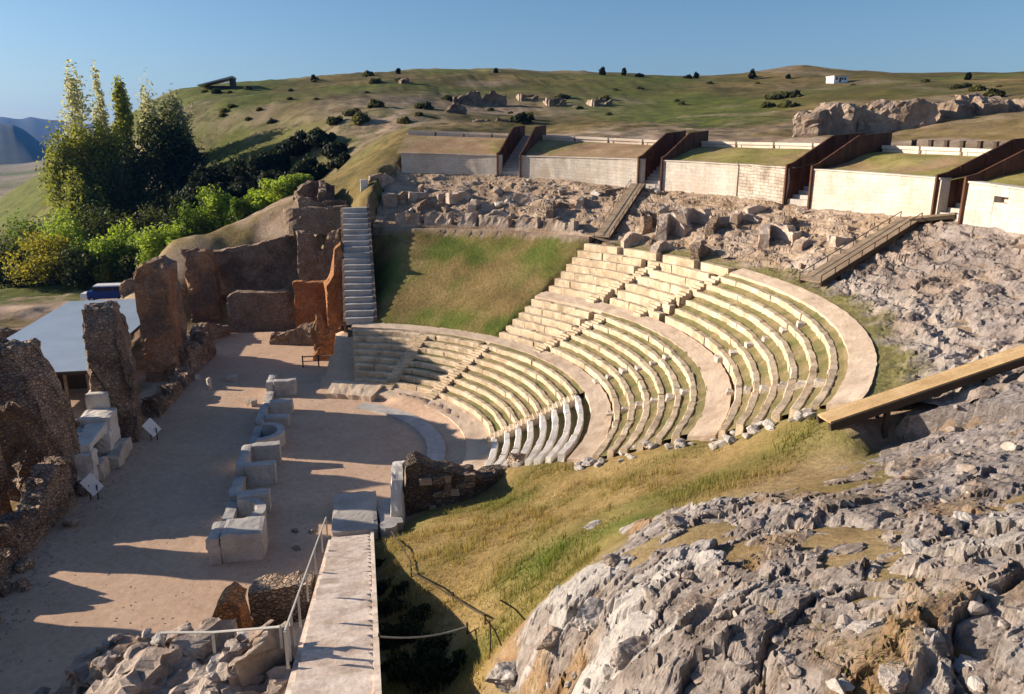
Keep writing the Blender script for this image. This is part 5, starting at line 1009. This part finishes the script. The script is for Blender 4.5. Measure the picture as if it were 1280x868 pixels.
# ------------------------------------------------------------------ hill: ruins, cliffs, huts; far mountains
HR = [(600,132,64,18,'long ruin wall on the hillside above the shaded wall','brown',9), (570,142,24,14,'dark ruin stub left of the long hillside ruin wall','brown',3), (662,126,22,11,'pale low house ruin on the hillside, with two white ends','pale',4), (697,133,22,13,'pale gabled house ruin right of the one with white ends','pale',4), (754,132,24,11,'lone small pale ruin on the open hillside','pale',5), (612,152,60,5,'low terrace wall under the hillside ruins','tan',3), (505,104,10,8,'small dark ruin block high on the hillside','brown',3)]
for i, (px, py, w, h, lb, mt, dep) in enumerate(HR):
    q = hit(px, py); sc = np.linalg.norm(q-EYE)/FPX; W = w*sc; Hh_ = h*sc*(.72 if i in (2, 3, 4) else 1)
    if i in (2, 3, 4):
        t = empty('house_ruin', q, lb, 'ruin'); ruin('front_wall', M['tan'], [(q[0]-W/2, q[1]), (q[0]+W/2, q[1]+1)], [(0,Hh_*1.05),(.22,Hh_*.95),(.3,Hh_*.35),(.65,Hh_*.3),(.72,Hh_*.8),(1,Hh_)], .8, q[2]-.3, t, s=200+i, amp=.12, topamp=.2)
        ruin('side_wall', M['ruin'], [(q[0]-W/2, q[1]+.3), (q[0]-W/2, q[1]+dep)], [(0,Hh_),(1,Hh_*.7)], .8, q[2]-.1, t, s=210+i, amp=.12); ruin('rear_wall', M['brown'], [(q[0]-W/2, q[1]+dep), (q[0]+W/2, q[1]+dep)], [(0,Hh_*.8),(1,Hh_*.9)], .8, q[2]+.2, t, s=220+i, amp=.12)
    else: ruin('hill_ruin', M[mt], [(q[0]-W/2, q[1]), (q[0], q[1]+.8), (q[0]+W/2, q[1])], [(0,Hh_*.5),(.2,Hh_*.8),(.45,Hh_),(.55,Hh_*.6),(.7,Hh_),(1,Hh_*.7)], 1.2, q[2]-.4, None, lb, 'ruin', None, s=200+i, amp=.25, topamp=.6, res=.4)
CL = [(1000,1025,160,132,'pale split cliff block at the left end of the quarry face'), (1028,1070,164,122,'first tall brown quarry cliff, left of the dark cleft'), (1074,1160,165,119,'longest brown quarry cliff, in the middle'), (1162,1205,160,124,'curved brown cliff with a pale buttress'), (1208,1240,158,112,'pale jagged cliff with a dark cave, at the right edge'), (1243,1290,156,124,'low pale cliff remains at the right edge')]
M['cliff'] = stone_mat('quarry_cliff', [(.20,.14,.10),(.32,.24,.18),(.44,.35,.28)], .22, 2.2, 1, .4, stain=((.12,.085,.06), .3, .7), strata=(1,1,.45))
for i, (xa, xb, yb, yt, lb) in enumerate(CL):
    qa = at_y(xa, yb, 90); qb = at_y(xb, yb, 90-(xb-1000)*.02); za, zb_ = Tz(qa[0], qa[1]), Tz(qb[0], qb[1]); top = at_y((xa+xb)/2, yt, 90)[2]
    mid = ((qa[0]+qb[0])/2, (qa[1]+qb[1])/2+1.5*(1 if i % 2 else -.4)); b0 = min(za, zb_)-.6; Hc = (top-b0)*.86
    ruin('cliff', M['cliff'], [(qa[0], qa[1]+.5), mid, (qb[0], qb[1])], [(0,Hc*.85),(.2,Hc),(.5,Hc*.97),(.8,Hc*1.02),(1,Hc*.85)] if i not in (4,) else [(0,Hc),(.15,Hc*.95),(.3,Hc*.3),(.45,Hc*.4),(.6,Hc*.95),(1,Hc*.5)], 3.6, b0, None, lb, 'cliff', 'quarry cliffs on the right hillside', s=250+i, amp=.22, topamp=.22, res=.3, taper=.1)
# white hut on the crest and shelter on the left ridge
q = hit(1046, 103); sc = np.linalg.norm(q-EYE)/FPX; t = empty('hut', q, 'small white flat roofed hut on the hill crest', 'hut'); mb = MB(); mb.box((q[0], q[1], q[2]-.5), (17*sc, 3.5, 5.4*sc+.5)); mb.build('wall', M['vanwhite'], t)
mb = MB(); mb.box((q[0], q[1], q[2]+5.4*sc), (18*sc, 3.9, .22)); mb.build('roof', M['pale'], t)
for f in (-.3, .1, .3): mb = MB(); mb.box((q[0]+f*17*sc, q[1]-1.77, q[2]+2.0*sc), (2.2*sc, .08, 2.4*sc)); mb.build('window', M['glass'], t)
mb = MB(); mb.box((q[0]-.05*22*sc, q[1]-1.78, q[2]-.1), (2*sc, .1, 4.8*sc)); mb.build('door', M['darkwood'], t)
q = hit(276, 110); sc = np.linalg.norm(q-EYE)/FPX; t = empty('shelter', q, 'grey sloping roofed shelter on the left shoulder of the hill', 'shelter'); w = 36*sc; V = []
for x, z in ((-w*.62, 1.0*sc), (w*.42, 10*sc), (w*.42, 12*sc), (-w*.62, 2*sc)): V += [(q[0]+x, q[1]-3, q[2]+z), (q[0]+x, q[1]+4, q[2]+z)]
mb = MB(); mb.put(V, [(0,2,4,6),(7,5,3,1),(0,1,3,2),(2,3,5,4),(4,5,7,6),(6,7,1,0)]); mb.build('roof', M['steel'], t); mb = MB(); mb.box((q[0]+w*.36, q[1]+.5, q[2]-.6), (w*.1, 6, 10*sc+.6)); mb.build('end_wall', M['darkwood'], t); mb = MB(); mb.box((q[0]-w*.1, q[1]+3.4, q[2]-.6), (w*.85, .3, 3*sc+.6)); mb.build('rear_wall', M['brown'], t)
def ridge(name, pxs, ys, Dm, depth, mat, s):
    xs = np.linspace(min(pxs), max(pxs), 160); yy = np.interp(xs, pxs, ys)-1.6*fbm(P2(xs, xs*0, .05, s), 4, s); V = []
    crest = np.array([at_y(a, b_, Dm) for a, b_ in zip(xs, yy)]); rows = []
    for k, (f, g) in enumerate([(0, 0), (.25, .3), (.5, .58), (.75, .83), (1, 1), (1.4, .9), (2.2, 0)]):
        r = crest.copy(); r[:, 1] = Dm-depth*(1-f); r[:, 0] = crest[:, 0]*(r[:, 1]/Dm); r[:, 2] = -34+(crest[:, 2]+34)*g*(1+.05*fbm(P2(xs, xs*0, .04, k*3.1), 3, s+k)*(0 < g < 1)); rows.append(r)
    V = np.stack(rows, 1).reshape(-1, 3); tag(add(name, V, grid_faces(160, 7, True), mat, smooth=True), kind='structure')
M['farhill'] = stone_mat('far_wooded_hill', [(.015,.022,.015),(.025,.034,.022),(.04,.045,.03)], .01, .05, .1, 1)
ridge('mountain', [-500,-200,-60,0,40,75,110,200,330], [160,152,150,148,148,150,155,166,180], 5200, 1500, M['farhill'], 3)
ridge('hill', [-500,-100,0,15,35,50,60,75], [175,158,156,157,166,178,188,196], 2600, 700, M['farhill'], 5)

# air: one pale haze box around everything
m = bpy.data.materials.new('haze_air'); m.use_nodes = True; nt = m.node_tree; nt.nodes.clear(); o_ = nt.nodes.new('ShaderNodeOutputMaterial'); v_ = nt.nodes.new('ShaderNodeVolumePrincipled'); v_.inputs['Color'].default_value = (.08, .34, 1., 1); v_.inputs['Density'].default_value = .000055; v_.inputs['Anisotropy'].default_value = .2
nt.links.new(v_.outputs[0], o_.inputs['Volume'])
zmin = float(min(tz.min(), -36))-1.2; HAZE = (0, 0, 0, 0, zmin, 320)
if True:
    mb = MB(); mb.box((0, 0, HAZE[4]), (14600, 15400, HAZE[5]-HAZE[4])); hz = tag(add('haze', np.array(mb.V), mb.F, m), kind='stuff')

# ------------------------------------------------------------------ light, sky, camera
EL, AZ = 18.0, -20.0
sd_ = Vector((math.cos(R_(EL))*math.cos(R_(AZ)), math.cos(R_(EL))*math.sin(R_(AZ)), -math.sin(R_(EL))))
L = bpy.data.lights.new('sun', 'SUN'); L.energy = 5.0; L.angle = R_(.5); L.color = (1.0, .86, .70)
lo = bpy.data.objects.new('sun', L); COL.objects.link(lo); lo.rotation_euler = sd_.to_track_quat('-Z', 'Y').to_euler(); lo.location = (-60, 20, 60)
w = bpy.data.worlds.new('World'); scene.world = w; w.use_nodes = True; nt = w.node_tree; bg = nt.nodes['Background']; sk = nt.nodes.new('ShaderNodeTexSky'); sk.sky_type = 'NISHITA'; sk.sun_disc = False
sk.sun_elevation = R_(EL); to = -sd_; sk.sun_rotation = math.atan2(to.x, to.y); sk.altitude = 200; sk.air_density = 1.0; sk.dust_density = 1.0; sk.ozone_density = 4.5
nt.links.new(sk.outputs[0], bg.inputs[0]); bg.inputs[1].default_value = .066
cd = bpy.data.cameras.new('camera'); co = bpy.data.objects.new('camera', cd); COL.objects.link(co); scene.camera = co
co.location = EYE; co.rotation_euler = Vector(FW).to_track_quat('-Z', 'Y').to_euler(); cd.sensor_width = 36; cd.sensor_fit = 'HORIZONTAL'; cd.lens = 36*FPX/1280; cd.clip_start = .1; cd.clip_end = 30000
vs = scene.view_settings; vs.view_transform = 'Standard'; vs.look = 'None'; vs.gamma = 1; vs.use_curve_mapping = False; vs.exposure = 1.0
scene.cycles.max_bounces = 6; scene.cycles.diffuse_bounces = 2; scene.cycles.volume_bounces = 0; scene.cycles.use_denoising = True
